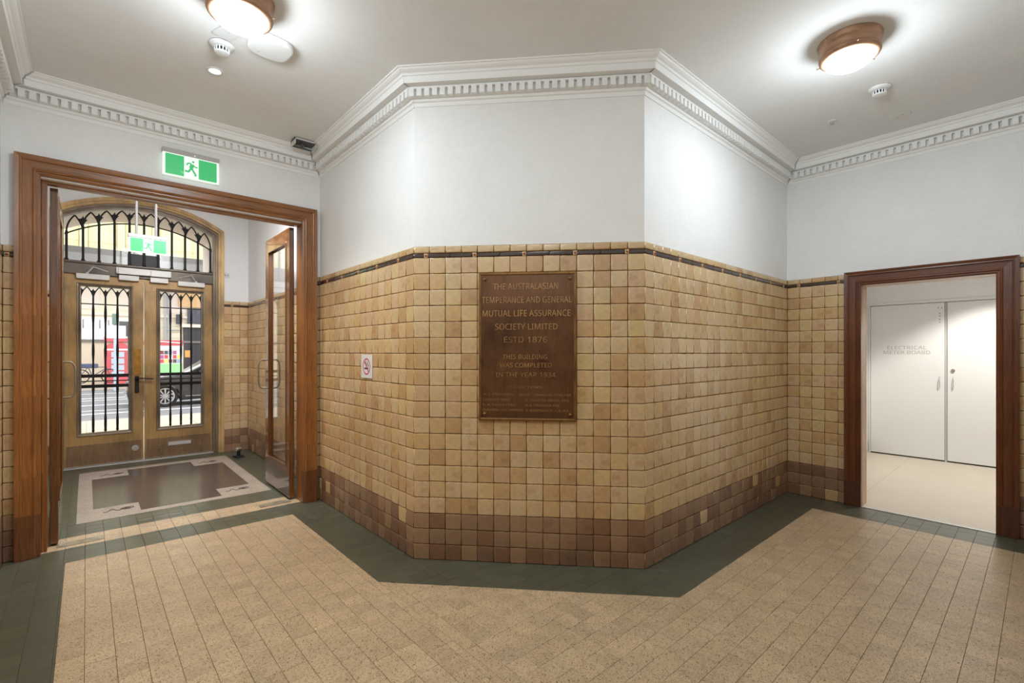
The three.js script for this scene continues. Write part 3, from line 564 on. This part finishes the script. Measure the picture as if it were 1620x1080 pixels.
{
  const s = thing('wall_switch', 'small white switch plate on the vestibule wall beside the arch', 'switch', [VX - .008, 2.475, -1.465], H); part('plate', [box(-.042, .042, -.035, .035, 0, .009, .003)], white, s); for (const e of [-.026, .006]) part('rocker', [box(e, e + .022, -.014, .014, .008, .013, .002)], greyPlastic, s);
}

// ───────────────────────── lettering ─────────────────────────
const fSans = await new FontLoader().loadAsync('fonts/droid/droid_sans_regular.typeface.json'), fBold = await new FontLoader().loadAsync('fonts/droid/droid_sans_bold.typeface.json');
function text(str, width, height, depth, o = {}) {                 // centred, stretched to width x cap height
  const g = new TextGeometry(str, { font: o.font || fSans, size: 1, depth: 1, curveSegments: o.curve || 3, bevelEnabled: false }); g.computeBoundingBox();
  const b = g.boundingBox, ref = new TextGeometry('H', { font: o.font || fSans, size: 1, depth: 1, curveSegments: 1 }); ref.computeBoundingBox();
  const k = height / ref.boundingBox.max.y; g.translate(-(b.min.x + b.max.x) / 2, 0, 0); g.scale(width / (b.max.x - b.min.x), k, depth); return g;
}
{
  const q = thing('bronze_plaque', 'large dark bronze memorial plaque with raised lettering on the chamfered tiled wall', 'plaque', [A[0] + Math.cos(chTurn) * .7715 + nC[0] * .003, .9465, A[1] - Math.sin(chTurn) * .7715 + nC[1] * .003], chTurn);
  const W = .645, Hh = .978; part('plate', [box(-W / 2 + .012, W / 2 - .012, .012, Hh - .012, 0, .014)], plaqueField, q);
  const rim = [[0, 0], [0, .017], [.004, .021], [.012, .021], [.018, .0165], [.020, 0]];
  const rg = []; const c = [[-W / 2, 0], [W / 2, 0], [W / 2, Hh], [-W / 2, Hh]], nn = [[1, 1], [-1, 1], [-1, -1], [1, -1]];
  for (let k = 0; k < 4; k++) { const a = c[k], b = c[(k + 1) % 4], na = nn[k], nb = nn[(k + 1) % 4]; rg.push(loft(rim, (p, z) => [a[0] + na[0] * p, a[1] + na[1] * p, z], (p, z) => [b[0] + nb[0] * p, b[1] + nb[1] * p, z])); }
  part('rim', rg, plaqueRim, q);
  for (const x of [-W / 2 + .042, W / 2 - .042]) for (const y of [.045, Hh - .045]) part('bolt_head', [cyl(.012, .014, .006, 16).rotateX(H).translate(x, y, .017), new THREE.SphereGeometry(.0105, 14, 8).translate(x, y, .021)], plaqueRim, q);
  const px = (v) => (664 - v) / 233 * .978, rows = [['THE AUSTRALASIAN', 782, 884, 458, .040], ['TEMPERANCE AND GENERAL', 764, 905, 479, .040], ['MUTUAL LIFE ASSURANCE', 765, 903, 500, .040], ['SOCIETY LIMITED', 785, 883, 521, .039], ['ESTD 1876', 799, 867, 541, .037], ['THIS BUILDING', 797, 867, 567, .029], ['WAS COMPLETED', 792, 874, 580, .029], ['IN THE YEAR 1934', 786, 880, 595, .029], ['DIRECTORS', 807, 859, 613, .015]];
  const X = (u) => (u - 835.5) / 154 * .645;
  for (const [t, u0, u1, v, h] of rows) part('lettering', [text(t, X(u1) - X(u0), h, .006).translate((X(u0) + X(u1)) / 2, px(v), .0125)], plaqueRaised, q);
  const small = [['A. F. STITCHING.', 766, 815, 624], ['GROUP : MANAGING DIRECTOR', 822, 904, 624.5], ['LONSDALE SMITH', 766, 808, 632.5], ['D. FORSTER WOOD. ESQ.', 833, 902, 633], ['E. K. FAIRLEY ESQ.', 766, 819, 640.5], ['A. E. THOMSON ESQ.', 833, 887, 641], ['COLONEL SIR CHARLES', 766, 829, 648.5], ['R. MONTGOMERY, C.B., V.D.', 834, 901, 649]];
  for (const [t, u0, u1, v] of small) part('lettering', [text(t, X(u1) - X(u0), .0135, .004, { curve: 2 }).translate((X(u0) + X(u1)) / 2, px(v), .0125)], plaqueRaised, q);
}
{
  const s = thing('no_smoking_sign', 'small white no smoking sign with a red ring on the left tiled facet', 'sign', [-3.56, 1.286, zL + .002]);
  part('plate', [box(-.096, .096, -.092, .092, 0, .006, .002)], white, s);
  const red = std({ color: 0xc23a52, roughness: .5 }), ink = std({ color: 0x2b2b2b, roughness: .6 });
  const bx = [[-.05, .05], [.05, -.05]];
  part('ring', [new THREE.TorusGeometry(.060, .0055, 6, 40).scale(1, 1, .25).translate(0, 0, .006), box(-.060, .060, -.005, .005, .005, .0075).rotateZ(-.82)], red, s);
  part('cigarette', [box(-.035, .032, -.022, -.009, .005, .007), tube([[.028, -.004, .006], [.036, .012, .006], [.018, .02, .006], [.026, .04, .006]], .0028, 5), tube([[.012, .004, .006], [.0, .02, .006], [-.012, .028, .006], [-.004, .046, .006]], .0028, 5)], ink, s);
}

// ───────────────────────── exit signs ─────────────────────────
function exitSign(label, pos, W, Hh, hang) {
  const e = thing('exit_sign', label, 'exit sign', pos, H, 'green exit signs'); const d = hang ? .028 : .034;
  part('housing', [box(-W / 2 - .003, W / 2 + .003, Hh, Hh + .034, hang ? -.03 : -.0, d + .01, .004)], greyPlastic, e);
  part('light_panel', [box(-W / 2, W / 2, 0, Hh, d - .026, d, .003)], exitWhite, e);
  const g = W * .045, mw = W * .135;
  part('green_field', [box(-W / 2 + g, -mw, g * .55, Hh - g * .5, d, d + .0012)], exitGreen, e); part('green_field', [box(mw - .004, W / 2 - g, g * .55, Hh - g * .5, d, d + .0012)], exitGreen, e);
  const k = Hh / .175, c = (p, r) => tube(p.map(([x, y]) => [x * k, Hh / 2 + y * k, 0]), r * k * 1.3, 6, 16).scale(1, 1, .12).translate(0, 0, d + .0008);
  part('running_figure', [new THREE.SphereGeometry(.0085 * k, 12, 8).scale(1, 1, .12).translate(.010 * k, Hh / 2 + .050 * k, d + .0008), c([[.004, .03], [.0, .012], [-.006, -.004]], .012), c([[.0, .033], [-.022, .034], [-.034, .018]], .0045), c([[.006, .030], [.022, .014], [.040, .012]], .0045), c([[-.004, -.004], [-.016, -.024], [-.020, -.032], [-.046, -.030]], .0062), c([[.0, -.004], [.014, -.028], [.026, -.052], [.022, -.060]], .0062)], exitGreen, e);
  part('arrow_base', [extr([[-mw * .95, Hh * .12], [-mw * 1.5, Hh * .26], [-mw * 1.05, Hh * .26], [-mw * .6, Hh * .12]], .0012, d)], exitWhite, e);
  if (!hang) part('indicator', [new THREE.SphereGeometry(.005, 10, 8).translate(.02, Hh + .012, d + .01)], exitWhite, e);
  if (hang) for (const x of [-.098, .065]) part('hanging_rod', [cyl(.0125, .0125, VCEIL - pos[1] - Hh - .03, 14).translate(x, Hh + .032 + (VCEIL - pos[1] - Hh - .032) / 2, -.008)], std({ color: 0x9a9692, roughness: .5 }), e);
  const l = new THREE.RectAreaLight(0xd8ffe2, .9, W * .95, Hh * .9); l.position.set(pos[0] + d + .004, pos[1] + Hh / 2, pos[2]); l.lookAt(pos[0] + 2, pos[1] + Hh / 2, pos[2]); scene.add(l);
  return e;
}
exitSign('green lit exit sign fixed on the white wall above the vestibule door frame', [xD - .004, 2.789, -.632], .380, .176, false);
exitSign('green lit exit sign hanging on two white rods inside the vestibule', [-6.30, 2.437, -.488], .330, .152, true);

// ───────────────────────── ceiling fittings ─────────────────────────
function lampFitting(label, x, z) {
  const l = thing('ceiling_lamp', label, 'lamp', [x, CEIL, z], 0, 'copper ceiling lamps of the hall');
  part('copper_collar', [lathe([[.0, -.001], [.188, -.001], [.190, -.006], [.186, -.010], [.188, -.014], [.184, -.019], [.186, -.024], [.181, -.030], [.183, -.034], [.176, -.040], [.170, -.050], [.166, -.062], [.165, -.074], [.167, -.086], [.163, -.088], [.0, -.088]], 64)], copper, l);
  part('copper_ring', [lathe([[.160, -.086], [.174, -.087], [.180, -.092], [.178, -.097], [.181, -.101], [.180, -.108], [.175, -.113], [.176, -.117], [.168, -.123], [.160, -.126], [.152, -.122], [.150, -.110], [.156, -.09]], 64)], copper, l);
  for (let k = 0; k < 3; k++) { const a = 1.1 + k * 2.094; part('thumb_screw', [bar([.165 * Math.cos(a), -.108, .165 * Math.sin(a)], [.196 * Math.cos(a), -.108, .196 * Math.sin(a)], .0035), new THREE.SphereGeometry(.006, 8, 6).translate(.197 * Math.cos(a), -.108, .197 * Math.sin(a))], copper, l); }
  const dome = []; for (let k = 0; k <= 14; k++) { const a = k / 14 * H; dome.push([.153 * Math.cos(a), -.118 - .078 * Math.sin(a)]); } dome[14][0] = 0;
  const gl = part('glass_dome', [lathe(dome, 48)], lampGlass, l);
  l.scale.setScalar(.86);
  const p = new THREE.PointLight(LAMP_TINT, LAMP_CD, 0, 2); p.position.set(x, CEIL - .150, z); gl.castShadow = false; p.castShadow = true; p.shadow.radius = 6; scene.add(p);
  const q = new THREE.RectAreaLight(LAMP_TINT, LAMP_NITS * 1.33, .21, .21); q.position.set(x, CEIL - .175, z); q.lookAt(x, 0, z); scene.add(q);
}
lampFitting('copper rimmed ceiling lamp with frosted glass near the white wireless unit', -2.805, -.600);
lampFitting('copper rimmed ceiling lamp with frosted glass over the passage to the meter room', -.777, -3.394);
lampFitting('copper rimmed ceiling lamp overhead in the corner of the hall', -.777, -.600);
function smoke(label, x, z, a) {
  const s = thing('smoke_detector', label, 'smoke detector', [x, CEIL, z], a, 'ceiling smoke detectors');
  part('base', [lathe([[0, 0], [.066, 0], [.067, -.008], [.064, -.013], [.052, -.018], [.050, -.024], [0, -.024]], 40)], whiteGloss, s);
  part('cage', [lathe([[.050, -.020], [.047, -.026], [.0, -.026]], 32), lathe([[0, -.046], [.038, -.046], [.041, -.050], [.034, -.056], [.0, -.058]], 32), ...Array.from({ length: 14 }, (_, k) => { const t = k / 14 * 2 * Math.PI; return box(-.0035, .0035, -.049, -.024, .0375, .041).rotateY(t); })], whiteGloss, s);
  part('sensor_chamber', [lathe([[0, -.024], [.034, -.025], [.034, -.047], [0, -.047]], 24)], black, s);
}
smoke('white smoke detector between the downlight and the first copper lamp', -3.312, -.610, .2);
smoke('white smoke detector beyond the copper lamp on the right', -.775, -4.155, .6);
{
  const d = thing('downlight', 'small round white lit downlight in the ceiling before the exit sign', 'downlight', [-3.645, CEIL, -.632]);
  part('rim', [lathe([[.034, -.002], [.048, 0], [.049, -.004], [.044, -.008], [.035, -.008], [.034, -.002]], 40)], whiteGloss, d); part('lit_lens', [lathe([[0, -.006], [.0355, -.006], [.0355, -.003], [0, -.003]], 32)], std({ color: 0xffffff, emissive: 0xffffff, emissiveIntensity: 3 }), d);
  const s = new THREE.SpotLight(0xfff6ea, 8, 0, .9, .6, 2); s.position.set(-3.645, CEIL - .015, -.632); s.target.position.set(-3.645, 0, -.632); s.castShadow = true; scene.add(s, s.target);
}
{
  const w = thing('wireless_unit', 'flat white rounded wireless access unit on the ceiling beside the copper lamp', 'access point', [-3.11, CEIL, -.828], .08);
  const s = new THREE.Shape(); const a = .098, b = .104, n = 48; for (let k = 0; k <= n; k++) { const t = k / n * 2 * Math.PI, c = Math.cos(t), q = Math.sin(t), e = .62; const X = a * Math.sign(c) * Math.pow(Math.abs(c), e), Y = b * Math.sign(q) * Math.pow(Math.abs(q), e); k ? s.lineTo(X, Y) : s.moveTo(X, Y); }
  part('cover', [new THREE.ExtrudeGeometry(s, { depth: .018, bevelEnabled: true, bevelSize: .012, bevelThickness: .010, bevelSegments: 4, curveSegments: 8 }).rotateX(H).translate(0, -.011, 0)], whiteGloss, w); part('status_light', [cyl(.004, .004, .002, 10).translate(-.06, -.0405, .05)], greyPlastic, w); part('clip', [box(.085, .105, -.03, -.008, -.03, -.005, .004)], whiteGloss, w);
}
{
  const c = thing('junction_cover', 'small white cover plate partly hidden behind the first copper lamp', 'cover plate', [-3.165, CEIL, -.605], .3); part('plate', [box(-.055, .055, -.014, 0, -.05, .05, .004)], white, c); part('screw', [cyl(.004, .004, .003, 8).translate(.03, -.0145, 0)], greyPlastic, c);
}
{
  const c = thing('ceiling_disc', 'flat round pale ceiling disc near the right cornice', 'ceiling disc', [-.760, CEIL, -4.763]); part('plate', [lathe([[0, 0], [.072, 0], [.072, -.003], [.066, -.005], [0, -.005]], 40)], std({ color: 0xe9e7e4, roughness: .6 }), c); part('screw', [cyl(.006, .006, .003, 10).translate(.02, -.006, .02)], alu, c); part('bulb_tip', [cyl(.004, .004, .012, 10).translate(-.01, -.009, 0)], alu, c);
  const s = thing('sprinkler_head', 'small chrome sprinkler head hanging from the ceiling near the right corner', 'sprinkler', [-1.140, CEIL, -4.468]);
  part('escutcheon', [lathe([[0, 0], [.036, 0], [.036, -.003], [.028, -.008], [.012, -.008], [0, -.008]], 32)], whiteGloss, s); part('frame_arm', [bar([-.012, -.008, 0], [-.008, -.034, 0], .0022), bar([.012, -.008, 0], [.008, -.034, 0], .0022), cyl(.006, .006, .03, 10).translate(0, -.02, 0)], chrome, s); part('deflector', [lathe([[0, -.034], [.014, -.034], [.014, -.036], [0, -.036]], 20)], chrome, s);
}
{
  const s = thing('ceiling_box', 'small dark open-fronted box fixed to the cornice above the left corner', 'sensor box', [-4.345, 3.205, -1.425], H);
  part('case', [box(-.088, .088, .03, .042, -.055, .055), box(-.088, -.082, -.01, .042, -.055, .055), box(.082, .088, -.01, .042, -.055, .055), box(-.088, .088, -.012, .03, -.055, -.050)], std({ color: 0xcfcfca, roughness: .4 }), s);
  part('inside', [box(-.081, .081, .022, .03, -.05, .054), box(-.03, .0, .0, .022, -.02, .02, .005), box(-.078, .078, -.008, .0, -.045, -.03)], std({ color: 0x4a4b46, roughness: .4 }), s);
  part('bracket', [box(-.06, .06, .042, .05, -.03, .03)], greyPlastic, s);
}

// ───────────────────────── meter cupboard ─────────────────────────
{
  const c = thing('meter_cupboard', 'white double door electrical meter cupboard at the back of the bright side room', 'cupboard', [0, 0, MZ]);
  const x0 = -1.618, x1 = .45, xm0 = -.8515, xm1 = -.8235, y1 = 2.032;
  part('frame', [box(x0 - .018, x0 - .004, 0, 2.074, -.03, .012, .002), box(x0 - .004, x1, y1 + .006, 2.074, -.03, .012, .002), box(x1, x1 + .3, 0, 2.074, -.03, .012)], cupboardPaint, c);
  part('inside', [box(x0, x1, .0, y1, -.6, -.57)], std({ color: 0x777777, roughness: .8 }), c);
  const dl = part('door', [box(x0, xm0 - .0005, .018, y1, -.026, 0, .002)], cupboardPaint, c), dr = part('door', [box(xm1 + .0005, x1 - .004, .018, y1, -.026, 0, .002)], cupboardPaint, c);
  part('centre_post', [box(xm0 + .001, xm1 - .001, .0, y1, -.04, -.012)], std({ color: 0xb9b9b5, roughness: .5 }), c);
  const tx = std({ color: 0xb4b3ae, roughness: .5 });
  for (const [t, a, b, y] of [['ELECTRICAL', -1.431, -1.026, 1.434], ['METER BOARD', -1.472, -.988, 1.371]]) part('lettering', [text(t, b - a, .046, .0015).translate((a + b) / 2, y, 0)], tx, dl);
  for (const [x, y] of [[-.912, 1.964], [-.879, 1.962], [-.896, 1.895], [-.896, 1.862], [-.896, 1.815], [-.896, 1.783]]) part('vent_hole', [cyl(.0065, .0065, .002, 12).rotateX(H).translate(x, y, .0008)], screwGrey, dl);
  const handle = (x, d) => { part('handle', [tube([[x, .94, 0], [x + .002, .965, .026], [x + .003, 1.012, .034], [x + .002, 1.058, .026], [x, 1.084, 0]], .0055, 10, 30)], chrome, d); };
  handle(-.897, dl); handle(-.768, dr);
  part('lock', [cyl(.020, .020, .012, 24).rotateX(H).translate(-.771, 1.166, .006), new THREE.TorusGeometry(.012, .003, 8, 20).translate(-.771, 1.166, .013)], chrome, dr);
  for (const y of [.35, 1.755]) part('hinge', [cyl(.006, .006, .10, 10).translate(x0 - .002, y, .006)], alu, dl);
  const L = thing('meter_room_downlight', 'white round downlight in the side room ceiling, hidden above the doorway', 'downlight', [-.30, MC, -7.30]);
  part('rim', [lathe([[.05, -.002], [.07, 0], [.071, -.005], [.06, -.009], [.05, -.008], [.05, -.002]], 32)], whiteGloss, L); part('lit_lens', [lathe([[0, -.006], [.051, -.006], [.051, -.003], [0, -.003]], 24)], std({ color: 0xffffff, emissive: 0xffffff, emissiveIntensity: 3 }), L);
  const s = new THREE.SpotLight(0xfffaf2, METER_CD, 0, .95, .25, 2); s.position.set(-.30, MC - .016, -7.30); s.target.position.set(-.30, 0, -7.35); s.castShadow = true; scene.add(s, s.target);
  const L2 = thing('meter_room_lamp', 'white square ceiling lamp in the side room near its doorway', 'lamp', [-.55, MC, -6.3]);
  part('tray', [box(-.22, .22, -.02, 0, -.22, .22, .004)], whiteGloss, L2); part('diffuser', [box(-.2, .2, -.03, -.02, -.2, .2, .004)], std({ color: 0xffffff, emissive: 0xffffff, emissiveIntensity: 1.5 }), L2);
  const r = new THREE.RectAreaLight(0xf4f6ff, METER_NITS, .4, .4); r.position.set(-.55, MC - .035, -6.3); r.lookAt(-.55, 0, -6.3); scene.add(r);
}
{ // vestibule fitting, above the line of sight
  const L = thing('vestibule_lamp', 'white square ceiling lamp in the vestibule, hidden above the door frame', 'lamp', [-5.0, VCEIL, -.83]);
  part('tray', [box(-.2, .2, -.02, 0, -.2, .2, .004)], whiteGloss, L); part('diffuser', [box(-.18, .18, -.03, -.02, -.18, .18, .004)], std({ color: 0xffffff, emissive: 0xffffff, emissiveIntensity: 1.5 }), L);
  const r = new THREE.RectAreaLight(0xf0f5fc, VEST_NITS * 1.5, .36, .36); r.position.set(-5.0, VCEIL - .035, -.83); r.lookAt(-5.0, 0, -.83); scene.add(r);
}

// ───────────────────────── the street ─────────────────────────
{
  const asphalt = std({ color: 0x8d8d8f, roughness: .9, map: rep(tDark, 1.5) }), paving = std({ color: 0xc9bda9, roughness: .85, map: rep(tPlaster, 1) }), lineW = std({ color: 0xe8e8e6, roughness: .7 });
  const g = structure('floor_street'); part('asphalt', [box(-36, -14.3, -.5, -.26, -25, 25)], asphalt, g);
  for (const [x, w] of [[-16.9, .16], [-17.85, .08], [-19.65, .16], [-21.6, .10], [-22.6, .16], [-25.1, .12]]) part('lane_line', [box(x - w / 2, x + w / 2, -.262, -.255, -25, 25)], lineW, g);
  const p = structure('floor_footpath'); part('paving_bed', [box(-14.45, -8.79, -.5, -.17, -25, 25), box(-8.79, -7.62, -.5, -.012, -1.36, .24)], paving, p);
  for (let i = 0; i < 6; i++) for (let k = -6; k < 4; k++) part('paving_slab', [box(-8.80 - i * .9, -8.80 - (i + 1) * .9 + .008, -.172, -.16 + .002 * ((i + k) & 1), k * .9, k * .9 + .892, .004)], paving, p);
  part('kerb', [box(-14.46, -14.2, -.27, -.158, -25, 25, .02)], std({ color: 0xb7b0a4, roughness: .85 }), p);
  const fp = structure('floor_far_footpath'); part('paving', [box(-36, -27.6, -.4, -.13, -25, 25)], paving, fp);
  // building across the street
  const b = thing('facade_building', 'cream rendered building across the street with pilasters and a dark awning line', 'building', [-32, -.15, -1.5], H);
  const slotM = std({ color: 0x9a9a96, roughness: .7 }), cream = std({ color: 0xe6dcc2, roughness: .85, map: rep(tPlaster, 2) }), creamY = std({ color: 0xe8dfae, roughness: .8 }), pinkW = std({ color: 0xe4d5c6, roughness: .85 }), grey = std({ color: 0x77746f, roughness: .7 }), dk = std({ color: 0x35353a, roughness: .6 });
  part('wall', [box(-20, 20, 0, 12, -1.2, 0)], cream, b); part('plinth', [box(-20, 20, 0, 2.05, 0, .12)], std({ color: 0xd9cdb8, roughness: .85 }), b, {});
  part('ledge', [box(-20, 20, 2.05, 2.16, 0, .22)], grey, b);
  part('signboard', [box(-4.5, 1.4, 2.18, 3.30, 0, .1)], std({ color: 0xeeeeec, roughness: .6 }), b); for (const x of [-2.0, -1.65, -1.27, -1.02, -.68, -.3]) part('slot', [box(x, x + .06, 2.74, 3.18, .1, .13)], slotM, b);
  part('string_course', [box(-20, 20, 3.42, 3.54, 0, .12)], pinkW, b);
  for (let k = 0; k < 4; k++) part('blind_window', [box(-4.0 + k * 1.9, -4.0 + k * 1.9 + 1.1, 3.7, 4.75, -.05, .03)], pinkW, b);
  part('awning', [box(-20, 20, 5.55, 5.75, 0, 1.6), box(-20, 20, 5.75, 6.25, 1.5, 1.6)], grey, b); part('awning_fascia', [box(-20, 20, 6.25, 6.55, 1.35, 1.55)], std({ color: 0x5d5850, roughness: .7 }), b);
  for (let k = 0; k < 12; k++) part('pilaster', [box(-9 + k * 1.45, -9 + k * 1.45 + .3, 5.8, 12, 0, .22)], creamY, b);
  for (let k = 0; k < 11; k++) { const w = part('window', [box(-8.66 + k * 1.45, -7.59 + k * 1.45, 6.6, 9.8, .0, .06)], creamY, b); for (let q = 0; q < 4; q++) part('glazing_bar', [box(-8.66 + k * 1.45, -7.59 + k * 1.45, 7.1 + q * .7, 7.13 + q * .7, .06, .08)], cream, w); }
  part('dark_doorway', [box(2.53, 4.2, 0, 2.92, .05, .15)], dk, b); part('doorway_lintel', [box(2.40, 4.4, 2.92, 3.10, 0, .3)], pinkW, b); part('notice', [box(2.58, 2.82, 1.25, 1.64, .15, .17)], std({ color: 0xe0a860, roughness: .7 }), b);
  part('dark_curtain', [box(2.70, 4.0, 3.14, 3.98, .05, .16)], std({ color: 0x55565f, roughness: .8 }), b);
  part('timber_sign', [box(2.3, 4.2, 4.05, 5.0, .05, .15)], std({ color: 0xd9b27e, roughness: .7 }), b);
  part('drainpipe', [bar([1.70, 1.2, .12], [1.70, 5.2, .12], .05), bar([1.85, 1.8, .12], [1.85, 5.2, .12], .035), bar([1.70, 2.75, .14], [2.45, 2.75, .14], .03)], std({ color: 0xa9adb0, roughness: .6 }), b);
  for (let k = 0; k < 5; k++) part('weatherboard', [box(1.95, 2.5, 2.0 + k * .32, 2.3 + k * .32, .01, .04)], cream, b);
  part('wall_light', [box(2.18, 2.40, 3.1, 3.62, .05, .3, .03)], dk, b);
  // kiosk, hoarding, pole, bicycle
  const kz = thing('phone_kiosk', 'red roadside kiosk with pale window panes and curved roof across the street', 'kiosk', [-29.5, -.13, -1.10], H);
  const red = std({ color: 0xcf5c62, roughness: .5 }), paneB = std({ color: 0xb9c8d6, roughness: .3 });
  const ks = new THREE.Shape(); ks.moveTo(-.42, 0); ks.lineTo(.42, 0); ks.lineTo(.46, 1.62); ks.quadraticCurveTo(.40, 1.96, 0, 1.98); ks.quadraticCurveTo(-.40, 1.96, -.46, 1.62); part('body', [extr(ks, .8, -.8, .02)], red, kz);
  part('canopy', [extr([[-.46, 2.02], [.62, 2.02], [.62, 2.14], [.2, 2.22], [-.2, 2.16], [-.46, 2.24]], .9, -.85, .01)], red, kz); part('roof_band', [box(-.44, .44, 1.60, 1.68, 0, .03)], std({ color: 0xeeeeee, roughness: .6 }), kz);
  for (let r = 0; r < 4; r++) for (let k = 0; k < 2; k++) part('window_pane', [box(-.22 + k * .26, .0 + k * .26, .35 + r * .31, .6 + r * .31, .02, .035)], paneB, kz);
  const ho = thing('poster_hoarding', 'printed hoarding with red header and green base across the street', 'hoarding', [-29.9, -.13, -2.79], H);
  part('board', [box(-.98, .95, .0, 2.13, -.1, 0)], std({ color: 0xd9d7d6, roughness: .6 }), ho); part('header', [box(-.98, .95, 1.86, 2.13, 0, .02)], red, ho); part('green_base', [box(-.98, .95, .12, .92, 0, .02)], std({ color: 0x9ad696, roughness: .6 }), ho);
  part('swoosh', [tube([[-.95, 2.04, .03], [-.6, 2.10, .03], [.1, 2.05, .03], [.9, 1.98, .03]], .03, 6, 30)], lineW, ho); part('name_strip', [box(.02, .82, 1.66, 1.80, 0, .025)], lineW, ho);
  const cols = [0xd05058, 0xf0d860, 0x8a3c46, 0x50505a, 0x9aa8c0, 0xb05a90, 0xc84a50, 0xe8e8e8]; for (let k = 0; k < 14; k++) part('picture', [box(.0 + (k % 5) * .18, .14 + (k % 5) * .18, .98 + Math.floor(k / 5) * .22, 1.15 + Math.floor(k / 5) * .22, 0, .02)], std({ color: cols[k % 8], roughness: .6 }), ho);
  const po = thing('sign_pole', 'white street sign pole with a green signal head in front of the kiosk', 'sign pole', [-26.6, -.26, -.92], H); part('pole', [cyl(.05, .05, 3.0, 12).translate(0, 1.5, 0)], paneB, po); part('sign_plate', [box(-.3, .36, 2.24, 2.79, .03, .06, .01)], lineW, po); part('signal_head', [box(-.10, .09, 2.83, 3.3, -.05, .12, .03)], std({ color: 0x66806f, roughness: .6 }), po);
  const bb = thing('dark_board', 'dark rectangular board on a post beside the white sign pole', 'board', [-26.9, -.26, -1.24], H); part('board', [box(-.17, .17, 2.34, 3.0, -.05, .05, .01)], std({ color: 0x55524f, roughness: .6 }), bb); part('post', [cyl(.03, .03, 2.34, 10).translate(.14, 1.17, 0)], grey, bb);
  const bi = thing('bicycle', 'parked bicycle with dark blue bag across the street left of the kiosk', 'bicycle', [-28.2, .0, -.30], H);
  for (const x of [-.5, .5]) { const w = part('wheel', [new THREE.TorusGeometry(.30, .02, 8, 32).translate(x, .32, 0), ...Array.from({ length: 5 }, (_, k) => box(-.3, .3, -.004, .004, -.004, .004).rotateZ(k * Math.PI / 5).translate(x, .32, 0))], blackIron, bi); }
  part('frame', [bar([-.5, .32, 0], [-.1, .32, 0], .018), bar([-.1, .32, 0], [-.25, .75, 0], .018), bar([-.25, .72, 0], [.35, .72, 0], .018), bar([-.1, .32, 0], [.35, .66, 0], .018), bar([.35, .8, 0], [.5, .32, 0], .018), bar([-.5, .32, 0], [-.25, .72, 0], .016)], std({ color: 0x53586a, roughness: .4 }), bi);
  part('saddle_bag', [box(-.62, .1, .68, .88, -.12, .12, .05)], std({ color: 0x515a72, roughness: .8 }), bi); part('saddle', [box(-.36, -.12, .78, .84, -.06, .06, .02)], black, bi); part('handlebar', [bar([.33, .95, -.25], [.33, .95, .25], .015), bar([.35, .75, 0], [.33, .95, 0], .015)], blackIron, bi);
}
{ // dark car passing on the near lane; own axes: x to its rear (-z world)
  const c = thing('car', 'dark hatchback car with multi-spoke silver wheels on the street beyond the right bronze leaf', 'car', [-17.7, -.26, -1.77], H);
  const paint = new THREE.MeshPhysicalMaterial({ color: 0x24252a, roughness: .25, metalness: .3, clearcoat: 1, clearcoatRoughness: .05 }), tint = std({ color: 0x1a1d20, roughness: .08, metalness: .2 }), rubber = std({ color: 0x141414, roughness: .8 }), rim = std({ color: 0xc8c8ca, roughness: .3, metalness: .7 });
  const s = new THREE.Shape(); s.moveTo(-.82, .28); s.quadraticCurveTo(-.92, .55, -.80, .70); s.quadraticCurveTo(-.4, .86, .35, .92); s.lineTo(1.15, .96); s.lineTo(3.25, .98); s.quadraticCurveTo(3.5, .95, 3.45, .55); s.lineTo(3.40, .25); s.lineTo(3.02, .23); s.absarc(2.65, .33, .37, 0, Math.PI, false); s.lineTo(.40, .21); s.absarc(0, .33, .39, 0, Math.PI, false); s.lineTo(-.39, .25);
  part('body', [extr(s, 1.66, -1.66, .04)], paint, c);
  part('cabin', [extr([[.45, .9], [1.2, 1.36], [1.6, 1.46], [2.6, 1.45], [3.3, .95]], 1.36, -1.51, .06)], tint, c); part('roof', [extr([[1.15, 1.40], [1.6, 1.50], [2.6, 1.49], [2.95, 1.30], [2.85, 1.29], [2.55, 1.45], [1.6, 1.46]], 1.38, -1.52, .03)], paint, c);
  part('windscreen_pillar', [bar([.38, .93, -.05], [1.25, 1.42, -.14], .045)], std({ color: 0xc9ccd0, roughness: .2, metalness: .5 }), c);
  part('side_trim', [box(.5, 2.25, .30, .32, .035, .05)], chrome, c); part('door_seam', [box(.95, .957, .35, .9, .03, .043), box(1.98, 1.987, .35, .95, .03, .043)], rubber, c); part('mirror', [box(.85, 1.05, .95, 1.08, .04, .22, .03)], paint, c);
  for (const x of [0, 2.65]) for (const z of [-.02, -1.64]) {
    const w = part('wheel', [lathe([[.24, -.1], [.315, -.1], [.33, -.06], [.33, .06], [.315, .1], [.24, .1], [.24, -.1]], 40).rotateX(H).translate(x, .33, z)], rubber, c), f = z > -.5 ? .085 : -.085, sp = [];
    for (let k = 0; k < 10; k++) sp.push(extr([[-.014, .03], [.014, .03], [.022, .225], [-.022, .225]], .02, 0).rotateZ(k * Math.PI / 5).translate(x, .33, z + f));
    sp.push(new THREE.TorusGeometry(.228, .016, 8, 40).translate(x, .33, z + f), cyl(.05, .05, .03, 20).rotateX(H).translate(x, .33, z + f)); part('rim', sp, rim, w); part('brake_disc', [cyl(.2, .2, .02, 24).rotateX(H).translate(x, .33, z)], std({ color: 0x3a3a3c, roughness: .5, metalness: .6 }), w);
  }
}
renderer.render(scene, camera);
